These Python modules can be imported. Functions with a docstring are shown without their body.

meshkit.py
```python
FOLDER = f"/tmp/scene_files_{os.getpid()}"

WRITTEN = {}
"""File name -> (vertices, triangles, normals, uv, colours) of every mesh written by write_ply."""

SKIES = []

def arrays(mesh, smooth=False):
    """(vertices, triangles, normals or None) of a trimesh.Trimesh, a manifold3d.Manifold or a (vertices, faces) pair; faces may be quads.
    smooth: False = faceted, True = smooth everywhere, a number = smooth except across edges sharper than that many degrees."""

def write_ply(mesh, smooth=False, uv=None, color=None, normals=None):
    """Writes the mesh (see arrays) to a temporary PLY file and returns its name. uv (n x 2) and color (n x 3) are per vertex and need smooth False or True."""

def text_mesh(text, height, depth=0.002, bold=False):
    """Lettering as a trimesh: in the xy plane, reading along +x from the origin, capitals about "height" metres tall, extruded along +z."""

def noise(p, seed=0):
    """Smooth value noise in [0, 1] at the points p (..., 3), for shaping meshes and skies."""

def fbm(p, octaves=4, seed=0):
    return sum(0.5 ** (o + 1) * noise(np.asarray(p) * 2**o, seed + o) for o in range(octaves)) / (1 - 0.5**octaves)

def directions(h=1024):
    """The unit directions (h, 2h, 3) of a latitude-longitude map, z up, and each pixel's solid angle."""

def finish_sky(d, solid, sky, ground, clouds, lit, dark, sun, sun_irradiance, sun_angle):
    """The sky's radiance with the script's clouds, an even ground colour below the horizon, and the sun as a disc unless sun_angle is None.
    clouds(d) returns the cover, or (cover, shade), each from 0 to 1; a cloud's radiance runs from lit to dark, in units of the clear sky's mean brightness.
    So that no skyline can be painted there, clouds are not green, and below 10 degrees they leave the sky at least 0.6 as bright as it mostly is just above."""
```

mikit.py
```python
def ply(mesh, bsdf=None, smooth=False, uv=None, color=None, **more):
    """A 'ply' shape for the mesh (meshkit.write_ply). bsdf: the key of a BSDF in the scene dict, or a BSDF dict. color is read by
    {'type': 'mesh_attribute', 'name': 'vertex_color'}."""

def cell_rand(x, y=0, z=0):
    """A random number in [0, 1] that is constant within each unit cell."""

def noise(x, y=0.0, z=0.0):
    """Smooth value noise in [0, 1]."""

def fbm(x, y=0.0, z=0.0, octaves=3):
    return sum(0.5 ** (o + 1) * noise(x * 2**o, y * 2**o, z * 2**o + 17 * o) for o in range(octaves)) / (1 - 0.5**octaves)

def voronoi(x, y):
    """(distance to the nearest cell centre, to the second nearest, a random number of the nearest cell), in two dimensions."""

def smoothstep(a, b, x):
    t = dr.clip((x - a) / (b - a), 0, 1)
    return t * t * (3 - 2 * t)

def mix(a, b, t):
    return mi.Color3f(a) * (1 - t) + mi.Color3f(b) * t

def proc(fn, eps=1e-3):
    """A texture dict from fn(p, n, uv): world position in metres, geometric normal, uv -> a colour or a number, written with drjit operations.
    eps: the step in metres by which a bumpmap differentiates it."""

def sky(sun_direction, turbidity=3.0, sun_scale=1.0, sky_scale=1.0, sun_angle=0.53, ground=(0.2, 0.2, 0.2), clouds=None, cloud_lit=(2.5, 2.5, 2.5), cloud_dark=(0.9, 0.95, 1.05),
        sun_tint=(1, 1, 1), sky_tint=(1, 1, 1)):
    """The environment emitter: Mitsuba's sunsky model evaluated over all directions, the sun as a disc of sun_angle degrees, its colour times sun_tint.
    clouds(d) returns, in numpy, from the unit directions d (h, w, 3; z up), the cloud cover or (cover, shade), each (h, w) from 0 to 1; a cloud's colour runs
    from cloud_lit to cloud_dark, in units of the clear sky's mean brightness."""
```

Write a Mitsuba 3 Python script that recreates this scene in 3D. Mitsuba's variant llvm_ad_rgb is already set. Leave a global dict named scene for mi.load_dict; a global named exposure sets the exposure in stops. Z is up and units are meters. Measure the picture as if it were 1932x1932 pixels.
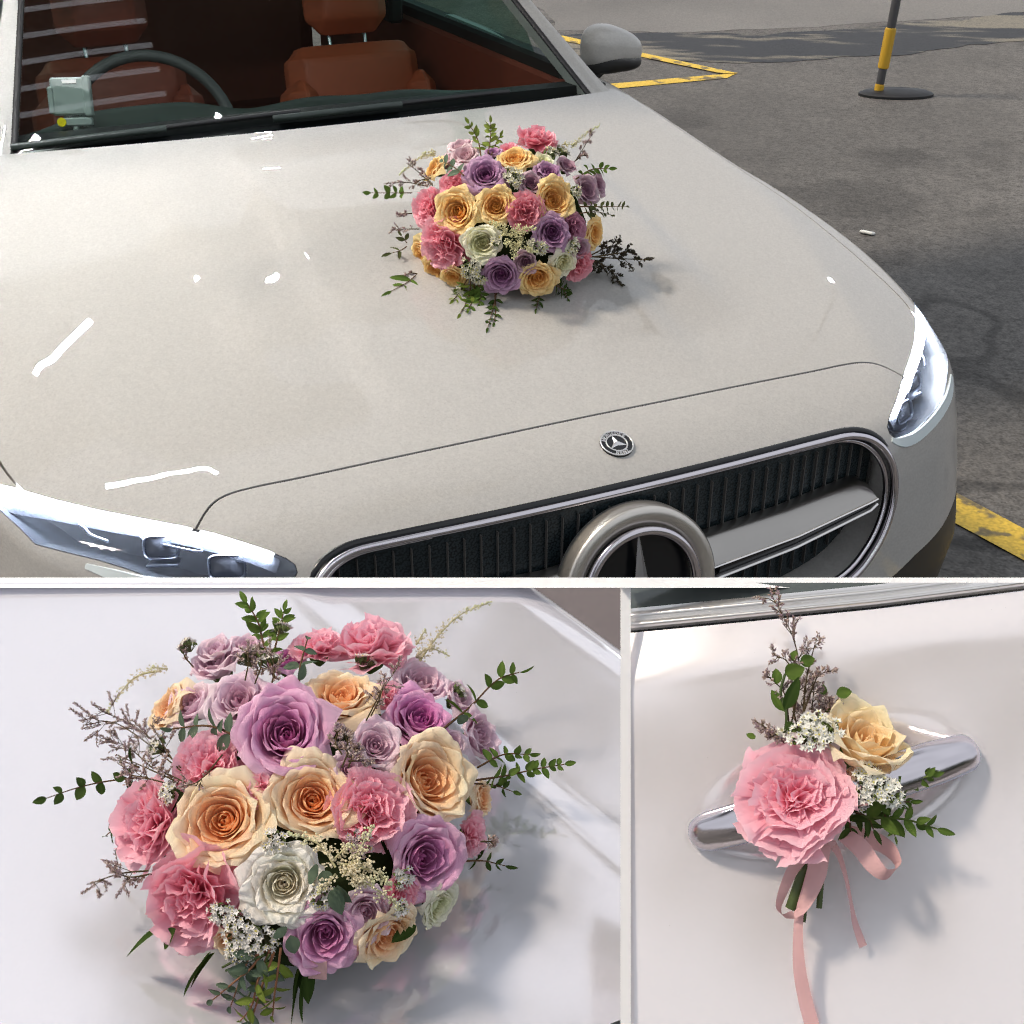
import math, random
import numpy as np
import trimesh
import manifold3d as m3
import mitsuba as mi
import drjit as dr
import mikit, meshkit
from mikit import proc, ply

T = mi.ScalarTransform4f
scene, labels = {'type': 'scene'}, {}

# ---------------------------------------------------------------- camera, sky, exposure
CAM = np.array([-0.905, -1.449, 1.720])
YAW, PITCH, FOC = math.radians(24.96), math.radians(-29.91), 2435.0      # FOC in units of a 1932 px wide picture
FWD = np.array([math.sin(YAW) * math.cos(PITCH), math.cos(YAW) * math.cos(PITCH), math.sin(PITCH)])
RGT = np.cross(FWD, [0, 0, 1.0]); RGT /= np.linalg.norm(RGT)
UPV = np.cross(RGT, FWD)
scene['camera'] = {'type': 'perspective', 'fov': 2 * math.degrees(math.atan(966 / FOC)), 'fov_axis': 'x', 'near_clip': 0.05, 'far_clip': 400.0,
                   'to_world': T().look_at(origin=CAM.tolist(), target=(CAM + FWD).tolist(), up=[0, 0, 1])}
SUN = np.array([-0.66, 0.34, 1.05]); SUN /= np.linalg.norm(SUN)
scene['sky'] = mikit.sky(SUN.tolist(), turbidity=4, sun_scale=0.50, sky_scale=1.0, sun_angle=8.0, sun_tint=(0.95, 0.98, 1.05), ground=(0.12, 0.12, 0.12),
                         clouds=lambda d: (np.ones(d.shape[:2]), np.clip(1.1 * meshkit.fbm(d * 3.0, 4, 5) - 0.25, 0, 1)),
                         cloud_lit=(1.88, 1.96, 2.10), cloud_dark=(1.28, 1.34, 1.46))
exposure = 2.00

# ---------------------------------------------------------------- helpers
def ray(px, py):
    return FWD + RGT * (px - 966) / FOC + UPV * (966 - py) / FOC

def unit(v):
    v = np.asarray(v, float)
    return v / np.linalg.norm(v)

def ground_at(px, py, z=0.0):
    d = ray(px, py)
    return CAM + d * ((z - CAM[2]) / d[2])

def on_plane(px, py, p, n):
    d = ray(px, py)
    return CAM + d * (np.dot(p - CAM, n) / np.dot(d, n))

def free(key):
    if key not in scene and key not in labels and not any(k.startswith(key + '__') for k in scene):
        return key
    i = 1
    while True:
        k = f'{key}_{i:03d}'
        if k not in scene and k not in labels and not any(q.startswith(k + '__') for q in scene):
            return k
        i += 1

_counts = {}
def number(key):
    n = _counts.get(key, 0)
    _counts[key] = n + 1
    return key if n == 0 else f'{key}_{n:03d}'

def say(key, label=None, category=None, group=None, kind=None):
    d = {k: v for k, v in (('label', label), ('category', category), ('group', group), ('kind', kind)) if v}
    if d:
        labels[key] = {**labels.get(key, {}), **d}
    return key

def thing(name, label, category, group=None):
    return say(number(name), label, category, group)

def put(name, mesh, bsdf, parent=None, smooth=30, label=None, kind=None, color=None, uv=None, **more):
    key = number(f'{parent}__{name}' if parent else name)
    scene[key] = ply(mesh, bsdf, smooth=smooth, color=color, uv=uv, **more)
    say(key, label, None, None, kind)
    return key

class MB:
    """collects pieces (vertices, triangles, colours) into one mesh"""
    def __init__(self):
        self.v, self.f, self.c, self.n = [], [], [], 0
    def add(self, v, f, c=None):
        v = np.asarray(v, float)
        f = np.asarray(f, int)
        if f.shape[1] == 4:
            f = np.vstack([f[:, [0, 1, 2]], f[:, [0, 2, 3]]])
        self.v.append(v); self.f.append(f + self.n)
        self.c.append(np.broadcast_to(np.asarray(c if c is not None else (1, 1, 1), float), (len(v), 3)))
        self.n += len(v)
        return self
    def get(self):
        return (np.vstack(self.v), np.vstack(self.f)), np.vstack(self.c)
    def put(self, name, bsdf, parent=None, smooth=True, **kw):
        m, c = self.get()
        return put(name, m, bsdf, parent, smooth=smooth, color=c, **kw)

def grid_faces(nu, nv, wrap=False):
    i, j = np.meshgrid(np.arange(nu if wrap else nu - 1), np.arange(nv - 1), indexing='ij')
    a, b = i * nv + j, ((i + 1) % nu) * nv + j
    return np.stack([a, b, b + 1, a + 1], -1).reshape(-1, 4)

def frame(n, up=(0, 0, 1)):
    n = unit(n)
    a = np.cross(up, n)
    if np.linalg.norm(a) < 1e-6:
        a = np.cross((1, 0, 0), n)
    a = unit(a)
    return np.stack([a, np.cross(n, a), n])          # rows: x, y, z axes

def tube(points, radii, sides=6, caps=True):
    p = np.asarray(points, float)
    r = np.broadcast_to(radii, (len(p),)).astype(float)
    t = np.gradient(p, axis=0); t /= np.linalg.norm(t, axis=1, keepdims=True) + 1e-12
    a = np.cross(t[0], [0.3, 0.5, 0.81]); a = unit(a)
    vs = []
    for k in range(len(p)):
        a = a - t[k] * np.dot(a, t[k]); a = unit(a)
        b = np.cross(t[k], a)
        ang = np.arange(sides) * 2 * np.pi / sides
        vs.append(p[k] + r[k] * (np.cos(ang)[:, None] * a + np.sin(ang)[:, None] * b))
    v = np.vstack(vs)
    i, j = np.meshgrid(np.arange(len(p) - 1), np.arange(sides), indexing='ij')
    q = np.stack([i * sides + j, i * sides + (j + 1) % sides, (i + 1) * sides + (j + 1) % sides, (i + 1) * sides + j], -1).reshape(-1, 4)
    f = np.vstack([q[:, [0, 1, 2]], q[:, [0, 2, 3]]])
    if caps:
        n = len(v)
        v = np.vstack([v, p[0], p[-1]])
        k = np.arange(sides); e = (len(p) - 1) * sides
        f = np.vstack([f, np.stack([(k + 1) % sides, k, k * 0 + n], 1), np.stack([e + k, e + (k + 1) % sides, k * 0 + n + 1], 1)])
    return v, f

def sweep(points, section, normal=None, closed=False, scale=None):
    """section (k x 2) swept along points; its y axis follows normal (an array or one vector)"""
    p = np.asarray(points, float); n = len(p); s = np.asarray(section, float); k = len(s)
    t = (np.roll(p, -1, 0) - np.roll(p, 1, 0)) if closed else np.gradient(p, axis=0)
    t /= np.linalg.norm(t, axis=1, keepdims=True) + 1e-12
    nn = np.broadcast_to(normal, (n, 3)).astype(float)
    nn = nn - t * (nn * t).sum(1, keepdims=True); nn /= np.linalg.norm(nn, axis=1, keepdims=True) + 1e-12
    b = np.cross(t, nn)
    sc = np.ones(n) if scale is None else np.asarray(scale, float)
    v = p[:, None] + sc[:, None, None] * (s[None, :, :1] * b[:, None] + s[None, :, 1:] * nn[:, None])
    m = n if closed else n - 1
    i, j = np.meshgrid(np.arange(m), np.arange(k), indexing='ij')
    a, c = i * k + j, ((i + 1) % n) * k + j
    a2, c2 = i * k + (j + 1) % k, ((i + 1) % n) * k + (j + 1) % k
    f = np.stack([a, c, c2, a2], -1).reshape(-1, 4)
    f = np.vstack([f[:, [0, 1, 2]], f[:, [0, 2, 3]]])
    v = v.reshape(-1, 3)
    if not closed:
        f = np.vstack([f, [[0, j, j + 1] for j in range(1, k - 1)], [[(n - 1) * k, (n - 1) * k + j + 1, (n - 1) * k + j] for j in range(1, k - 1)]])
    return v, f

def spline(pts, n):
    """Catmull-Rom through the points"""
    p = np.asarray(pts, float)
    p = np.vstack([2 * p[0] - p[1], p, 2 * p[-1] - p[-2]])
    out = []
    m = len(p) - 3
    for s in np.linspace(0, m, n):
        i = min(int(s), m - 1); t = s - i
        a, b, c, d = p[i:i + 4]
        out.append(0.5 * ((2 * b) + (c - a) * t + (2 * a - 5 * b + 4 * c - d) * t * t + (3 * b - a - 3 * c + d) * t ** 3))
    return np.array(out)

def box(size, centre=(0, 0, 0), rot=None, bevel=0.0):
    x, y, z = np.asarray(size, float) / 2
    if bevel > 0:
        pts = []
        bv = min(bevel, x * .9, y * .9, z * .9)
        for sx in (-1, 1):
            for sy in (-1, 1):
                for sz in (-1, 1):
                    pts += [(sx * x, sy * (y - bv), sz * (z - bv)), (sx * (x - bv), sy * y, sz * (z - bv)), (sx * (x - bv), sy * (y - bv), sz * z)]
        m = trimesh.convex.convex_hull(np.array(pts))
        v, f = np.array(m.vertices), np.array(m.faces)
    else:
        m = trimesh.creation.box((2 * x, 2 * y, 2 * z))
        v, f = np.array(m.vertices), np.array(m.faces)
    if rot is not None:
        v = v @ np.asarray(rot)
    return v + np.asarray(centre, float), f

def man(mesh):
    v, f = (mesh.vertices, mesh.faces) if hasattr(mesh, 'vertices') else mesh
    return m3.Manifold(m3.Mesh(np.asarray(v, np.float32), np.asarray(f, np.uint32)))

def unman(m):
    q = m.to_mesh()
    return np.array(q.vert_properties[:, :3], float), np.array(q.tri_verts, int)

def prism(poly, axis_frame, origin, d0, d1):
    """polygon (k x 2) in the plane of axes x, y of axis_frame (rows), extruded along its z axis from d0 to d1"""
    cs = m3.CrossSection([np.asarray(poly, float)])
    if cs.area() < 0 or cs.is_empty():
        cs = m3.CrossSection([np.asarray(poly, float)[::-1]])
    m = cs.extrude(d1 - d0)
    v, f = unman(m)
    v = v + [0, 0, d0]
    return man((v @ np.asarray(axis_frame) + origin, f))
# ---------------------------------------------------------------- materials
def rgb(*c):
    return {'type': 'rgb', 'value': list(map(float, c))}

def srgb(r, g, b):
    return [((x / 255) / 12.92 if x / 255 <= 0.04045 else ((x / 255 + 0.055) / 1.055) ** 2.4) for x in (r, g, b)]

def two(b):
    return {'type': 'twosided', 'bsdf': b}

def flakes(col, amount, size=900.0):
    def fn(p, n, uv):
        a = mikit.noise(p.x * size, p.y * size, p.z * size) - 0.5
        b = mikit.noise(p.x * size * 0.45 + 9, p.y * size * 0.45, p.z * size * 0.45) - 0.5
        c = mikit.fbm(p.x * 5, p.y * 5, p.z * 5, 2) - 0.5
        return mi.Color3f(*col) * (1 + amount * (0.6 * a + 0.6 * b) + 0.035 * c)
    return proc(fn)

scene['paint_warm'] = two({'type': 'plastic', 'diffuse_reflectance': flakes((0.402, 0.395, 0.377), 0.22, 640.0), 'int_ior': 1.45})
scene['paint_lilac'] = two({'type': 'principled', 'base_color': flakes((0.79, 0.785, 0.845), 0.02), 'metallic': 0.50, 'roughness': 0.10, 'clearcoat': 1.0, 'clearcoat_gloss': 0.9})
scene['paint_blush'] = two({'type': 'principled', 'base_color': flakes((0.81, 0.775, 0.785), 0.015), 'metallic': 0.40, 'roughness': 0.14, 'clearcoat': 1.0, 'clearcoat_gloss': 0.9})
scene['black_plastic'] = two({'type': 'roughplastic', 'diffuse_reflectance': rgb(0.018, 0.019, 0.020), 'alpha': 0.25})
scene['black_rubber'] = two({'type': 'roughplastic', 'diffuse_reflectance': rgb(0.012, 0.012, 0.013), 'alpha': 0.4})
scene['gloss_black'] = two({'type': 'roughplastic', 'diffuse_reflectance': rgb(0.008, 0.009, 0.011), 'alpha': 0.05})
scene['chrome'] = two({'type': 'roughconductor', 'material': 'Cr', 'alpha': 0.06})
scene['satin_chrome'] = two({'type': 'principled', 'base_color': rgb(0.38, 0.365, 0.345), 'metallic': 1.0, 'roughness': 0.22})
scene['bright_chrome'] = two({'type': 'roughconductor', 'material': 'Cr', 'alpha': 0.035, 'specular_reflectance': rgb(1.0, 1.0, 1.0)})
scene['glass_pane'] = {'type': 'thindielectric', 'int_ior': 1.5, 'specular_transmittance': rgb(0.74, 0.80, 0.78)}
scene['clear_lens'] = {'type': 'thindielectric', 'int_ior': 1.35, 'specular_reflectance': rgb(.4, .4, .42), 'specular_transmittance': rgb(0.93, 0.95, 0.98)}
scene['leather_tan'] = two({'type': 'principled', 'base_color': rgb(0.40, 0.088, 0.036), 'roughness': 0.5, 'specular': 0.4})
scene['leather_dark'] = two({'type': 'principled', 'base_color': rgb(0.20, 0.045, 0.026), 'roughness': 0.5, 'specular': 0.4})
scene['cabin_black'] = two({'type': 'principled', 'base_color': rgb(0.015, 0.017, 0.018), 'roughness': 0.5})
scene['dash_green'] = two({'type': 'principled', 'base_color': rgb(0.030, 0.042, 0.038), 'roughness': 0.35})
scene['unit_grey'] = two({'type': 'principled', 'base_color': rgb(0.24, 0.29, 0.27), 'roughness': 0.45})
scene['white_label'] = two({'type': 'diffuse', 'reflectance': rgb(0.7, 0.72, 0.7)})
scene['yellow_dot'] = two({'type': 'diffuse', 'reflectance': rgb(0.75, 0.62, 0.02)})
scene['headlamp_dark'] = two({'type': 'principled', 'base_color': rgb(0.030, 0.036, 0.048), 'roughness': 0.4, 'metallic': 0.0})
scene['headlamp_silver'] = two({'type': 'principled', 'base_color': rgb(0.35, 0.40, 0.50), 'roughness': 0.25, 'metallic': 0.9})
scene['lamp_blue'] = two({'type': 'principled', 'base_color': rgb(0.07, 0.08, 0.105), 'roughness': 0.4, 'metallic': 0.0})
scene['reflection_white'] = two({'type': 'roughplastic', 'diffuse_reflectance': rgb(0.62, 0.70, 0.72), 'alpha': 0.15})  # pale tint of the headlight mirrored in the bumper paint
scene['board_white'] = two({'type': 'roughplastic', 'diffuse_reflectance': rgb(0.93, 0.93, 0.93), 'alpha': 0.3})
scene['petal'] = {'type': 'principledthin', 'base_color': {'type': 'mesh_attribute', 'name': 'vertex_color'}, 'roughness': 0.6, 'spec_trans': 0.0, 'diff_trans': 0.6, 'eta': 1.35}
scene['leaf'] = {'type': 'principledthin', 'base_color': {'type': 'mesh_attribute', 'name': 'vertex_color'}, 'roughness': 0.45, 'spec_trans': 0.0, 'diff_trans': 0.5, 'eta': 1.4}
scene['plant_matte'] = two({'type': 'diffuse', 'reflectance': {'type': 'mesh_attribute', 'name': 'vertex_color'}})
scene['ribbon_satin'] = {'type': 'principledthin', 'base_color': rgb(0.70, 0.44, 0.44), 'roughness': 0.35, 'spec_trans': 0.0, 'diff_trans': 0.4, 'eta': 1.45, 'sheen': 0.4}

def asphalt(p, n, uv):
    g = mikit.noise(p.x * 160, p.y * 160)
    g2 = mikit.noise(p.x * 48 + 3, p.y * 48)
    big = mikit.fbm(p.x * 0.7 + 5, p.y * 0.7, 0.0, 4)
    mid = mikit.fbm(p.x * 5, p.y * 5, 2.0, 3)
    st = mikit.smoothstep(.60, .74, mikit.fbm(p.x * 1.6 + 11, p.y * 1.6 + 4, 6.0, 4)) * 0.30
    cr = 1 - dr.abs(mikit.fbm(p.x * .55 + 2, p.y * .55 + 7, 9.0, 4) - 0.5) * 2
    st = st + mikit.smoothstep(.975, .995, cr) * 0.45
    v = 0.098 * (1 - st) * (0.35 + 0.80 * g + 0.50 * g2) * (0.72 + 0.55 * big) * (0.85 + 0.3 * mid)
    return mi.Color3f(v * 1.04, v * 0.99, v * 0.93)
scene['asphalt'] = two({'type': 'bumpmap', 'scale': 1.0,
                        'map': proc(lambda p, n, uv: 0.0035 * mikit.noise(p.x * 150, p.y * 150) + 0.003 * mikit.noise(p.x * 55, p.y * 55), eps=2e-3),
                        'nested': {'type': 'principled', 'base_color': proc(asphalt), 'roughness': 0.65, 'specular': 0.4}})
def road_paint(p, n, uv):
    w = mikit.smoothstep(0.56, 0.68, mikit.fbm(p.x * 14, p.y * 14, 1.0, 4))
    g = mikit.noise(p.x * 150, p.y * 150)
    return mikit.mix((0.60, 0.405, 0.045), (0.09, 0.08, 0.06), w * 0.85) * (0.75 + 0.4 * g)
scene['road_paint'] = two({'type': 'principled', 'base_color': proc(road_paint), 'roughness': 0.6})
scene['ring_satin'] = two({'type': 'principled', 'base_color': rgb(0.66, 0.63, 0.58), 'metallic': 0.9, 'roughness': 0.34})
scene['satin_light'] = two({'type': 'principled', 'base_color': rgb(0.80, 0.79, 0.78), 'metallic': 0.85, 'roughness': 0.25})
scene['rib_grey'] = two({'type': 'principled', 'base_color': rgb(0.11, 0.105, 0.10), 'roughness': 0.4, 'metallic': 0.3})
def gmesh(p, n, uv):
    a = mikit.voronoi(p.x * 260, p.z * 260)[0]
    return mikit.mix((0.022, 0.034, 0.040), (0.006, 0.010, 0.012), mikit.smoothstep(.3, .6, a))
scene['grille_mesh'] = two({'type': 'principled', 'base_color': proc(gmesh), 'roughness': 0.35})
scene['wheel_grey'] = two({'type': 'principled', 'base_color': rgb(0.055, 0.06, 0.06), 'roughness': 0.35})
scene['glass_green'] = {'type': 'thindielectric', 'int_ior': 1.5, 'specular_transmittance': rgb(0.34, 0.60, 0.52)}
scene['stem_green'] = two({'type': 'principled', 'base_color': rgb(.055, .085, .02), 'roughness': .5})
# ---------------------------------------------------------------- flowers
def lerp(a, b, t):
    t = np.asarray(t, float)[..., None]
    return np.asarray(a, float) * (1 - t) + np.asarray(b, float) * t

PAL = {   # inner, body, rim
    'peach':  ((0.93, 0.47, 0.19), (0.93, 0.68, 0.43), (0.93, 0.83, 0.65)),
    'shell':  ((0.93, 0.68, 0.37), (0.93, 0.75, 0.47), (0.92, 0.83, 0.62)),
    'purple': ((0.52, 0.11, 0.34), (0.72, 0.37, 0.59), (0.80, 0.54, 0.69)),
    'violet': ((0.56, 0.10, 0.40), (0.72, 0.31, 0.57), (0.79, 0.48, 0.67)),
    'white':  ((0.88, 0.82, 0.67), (0.90, 0.87, 0.79), (0.92, 0.90, 0.86)),
    'lilac':  ((0.66, 0.40, 0.52), (0.80, 0.62, 0.71), (0.85, 0.71, 0.78)),
    'cream':  ((0.70, 0.72, 0.44), (0.80, 0.80, 0.62), (0.83, 0.82, 0.71)),
    'pink':   ((0.92, 0.31, 0.43), (0.93, 0.50, 0.60), (0.93, 0.63, 0.70)),
    'rosepink': ((0.91, 0.24, 0.37), (0.92, 0.44, 0.55), (0.93, 0.60, 0.67)),
    'gold':   ((0.80, 0.40, 0.08), (0.89, 0.62, 0.25), (0.90, 0.75, 0.41)),
    'mauve':  ((0.26, 0.05, 0.20), (0.52, 0.29, 0.47), (0.64, 0.43, 0.58)),
    'dusk':   ((0.34, 0.14, 0.23), (0.52, 0.34, 0.42), (0.64, 0.48, 0.53)),
    'ivory':  ((0.74, 0.72, 0.42), (0.83, 0.82, 0.60), (0.86, 0.85, 0.70)),
    'rouge':  ((0.70, 0.12, 0.19), (0.80, 0.30, 0.37), (0.85, 0.48, 0.53)),
    'softpink': ((0.82, 0.18, 0.27), (0.88, 0.38, 0.46), (0.90, 0.56, 0.61)),
    'plum':   ((0.32, 0.06, 0.16), (0.52, 0.21, 0.33), (0.63, 0.36, 0.45)),
    'blushrose': ((0.60, 0.36, 0.41), (0.72, 0.53, 0.58), (0.80, 0.66, 0.68)),
}

def rose_petals(rng, n=36, nu=17, nv=10, cup=0.0, open_=1.0, jag=0.0):
    """petals of a rose of outer radius 1, axis +z: list of (vertices, colour parameters (rank, v, edge))"""
    out = []
    fat, op, lean = rng.uniform(.90, 1.12), open_ * rng.uniform(.75, 1.25), rng.normal(0, .07, 2)
    squeeze, sq_a = rng.uniform(.90, 1.0), rng.uniform(0, 3.14)
    for i in range(n):
        t = (i + 0.6) / n
        u = np.linspace(-1, 1, nu)[:, None]; v = np.linspace(0, 1, nv)[None, :]
        phi = i * 2.39996 + rng.uniform(-.28, .28)
        rim = (0.045 + 0.775 * t ** (1.02 * fat)) * (1 + rng.uniform(-.06, .06))
        base = 0.012 + 0.33 * t
        topz = 0.62 - 0.30 * (1 - t) ** 2.2 + cup * (t - .4) - 0.42 * max(0, t - .50) ** 1.25 * op + rng.uniform(-.03, .03)
        bot = -0.26
        span = (1.50 - 0.60 * t) * (1 + rng.uniform(-.12, .12))
        w = span * (0.42 + 0.58 * np.sin(np.pi * np.clip(v * 0.80 + 0.05, 0, 1)) ** 0.8)
        w = w * np.where(v > .66, np.sqrt(np.clip(1 - ((v - .66) / .36) ** 2 * .80, 0, 1)), 1)
        edge = np.abs(u) ** 2.6
        pt = 0.09 * np.exp(-(u / 0.16) ** 2) * max(0, t - .2)                 # the pointed tip
        h = v * (1 - 0.20 * edge) + v ** 3 * pt
        bulge = np.sin(np.pi * np.clip(v, 0, 1) * 0.9) * (0.12 + 0.20 * t)
        r = base + (rim - base) * v ** 1.35 + bulge * 0.55
        if t < 0.5:
            r = r - 0.13 * v ** 4 * (0.5 - t) * 2
        lip = np.clip((v - 0.74) / 0.26, 0, 1) ** 2
        curl = (0.055 + 0.25 * max(0, t - 0.40) ** 1.1 * op) * (0.5 + 0.9 * rng.random())
        skew = 1 + .55 * u * rng.uniform(-1, 1)                               # one side curls more than the other
        r = r + curl * lip * (1 + 0.15 * edge) * skew
        z = bot + (topz - bot) * h - 0.85 * curl * lip ** 1.3 * (1 + 0.7 * edge) * skew
        r = r * (1 + 0.055 * u * (1 if t < .8 else .6))
        ph = rng.uniform(0, 6.28)
        wob = (0.010 + 0.028 * t) * np.sin(u * rng.uniform(2, 5) + ph + v * 2) * v ** 2
        r = r + wob
        z = z + 0.8 * wob + (jag * .03 + .008) * v ** 3 * np.sin(u * 15 + ph) + .006 * t * np.sin(u * 9 + ph * 2) * np.sin(v * 7 + ph)
        a = phi + u * w
        tilt = rng.normal(0, .025, 2) * (1 + t)
        x, y = r * np.cos(a), r * np.sin(a)
        z = (z + tilt[0] * x + tilt[1] * y) * 0.88
        x, y = x + lean[0] * (1 - t), y + lean[1] * (1 - t)
        cs_, sn_ = math.cos(sq_a), math.sin(sq_a)
        xa, ya = (x * cs_ + y * sn_) * squeeze, -x * sn_ + y * cs_
        x, y = xa * cs_ - ya * sn_, xa * sn_ + ya * cs_
        V = np.stack(np.broadcast_arrays(x, y, z), -1).reshape(-1, 3)
        cp = np.stack(np.broadcast_arrays(t + 0 * u * v, v + 0 * u, np.clip(edge * .6 + lip * .8, 0, 1)), -1).reshape(-1, 3)
        out.append((V, cp, grid_faces(nu, nv)))
    return out

def petal_colour(cp, pal, rng):
    inner, body, rim = pal
    t, v, e = cp[:, 0], cp[:, 1], cp[:, 2]
    c = lerp(inner, body, np.clip((t * 1.25 - 0.06) + 0.25 * (v - .6), 0, 1) ** 0.8)
    c = c * (1 - 0.0 * v[:, None])
    k = np.clip(e * 0.55 + 0.35 * (t > .62) * v, 0, 1) * np.clip(t * 1.3 + .25, 0, 1)
    c = c * (1 - k[:, None]) + np.asarray(rim) * k[:, None]
    streak = rng.normal(0, .035, 17).repeat(10) if len(c) == 170 else 0        # faint veins along the petal
    mott = .05 * (meshkit.noise(np.stack([t * 40, v * 4, np.arange(len(v)) * .05], 1)) - .5)
    return np.clip(c * (1 + rng.normal(0, .03)) * (1 + rng.normal(0, .014, 3)) * (1 + (streak * v + mott)[:, None]), 0.003, 0.93)

def carnation_petals(rng, n=42, nu=25, nv=8, wide=0.0, flat=1.0):
    out = []
    for i in range(n):
        t = (i + .5) / n
        u = np.linspace(-1, 1, nu)[:, None]; v = np.linspace(0, 1, nv)[None, :]
        phi = i * 2.39996 + rng.uniform(-.3, .3)
        th = (0.12 + 1.42 * t ** 0.72) + rng.normal(0, .15)                   # opening from the axis
        L = 0.56 + 0.44 * t + rng.normal(0, .045)
        W = (0.30 + wide + 0.34 * t) * (1 + rng.uniform(-.15, .25))
        d = np.array([math.sin(th) * math.cos(phi), math.sin(th) * math.sin(phi), math.cos(th)])
        w = np.array([-math.sin(phi), math.cos(phi), 0.0])
        roll = rng.normal(0, .75) * (1 - .8 * t)
        nrm = np.cross(d, w)
        w = w * math.cos(roll) + nrm * math.sin(roll); nrm = np.cross(d, w)
        k1, k2 = rng.uniform(3, 5.5), rng.uniform(7, 11)
        p1, p2 = rng.uniform(0, 6.28, 2)
        amp = (0.135 - 0.060 * t)
        ruf = amp * v ** 2.2 * (np.sin(k1 * u + p1) + 0.45 * np.sin(k2 * u + p2 + 3 * v))
        arc = 0.22 * u ** 2 * v                                              # fan: the sides reach less far
        ser = v ** 7 * (0.012 * np.sin(u * 27 + p1) + 0.010 * np.sin(u * 41 + p2) + 0.03 * np.sin(u * 5 + p2))
        bend = (-0.26 * v ** 2.4 if t > .45 else -0.10 * v ** 2) * (0.4 + t)  # tips bend outwards
        rad = v * L * (1 - arc) + ser
        x = np.asarray(rad)[..., None] * d + (u * (0.10 + v ** 0.9) * W)[..., None] * w + (ruf + bend * 0.5)[..., None] * (-nrm if np.dot(nrm, [0, 0, 1]) > 0 else nrm)
        x = (x + np.array([0, 0, -0.12])) * [1, 1, flat]
        cp = np.stack(np.broadcast_arrays(t + 0 * u * v, v + 0 * u, np.clip((v - .80) / .2, 0, 1) + 0 * u), -1).reshape(-1, 3)
        out.append((x.reshape(-1, 3), cp, grid_faces(nu, nv)))
    return out

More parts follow.
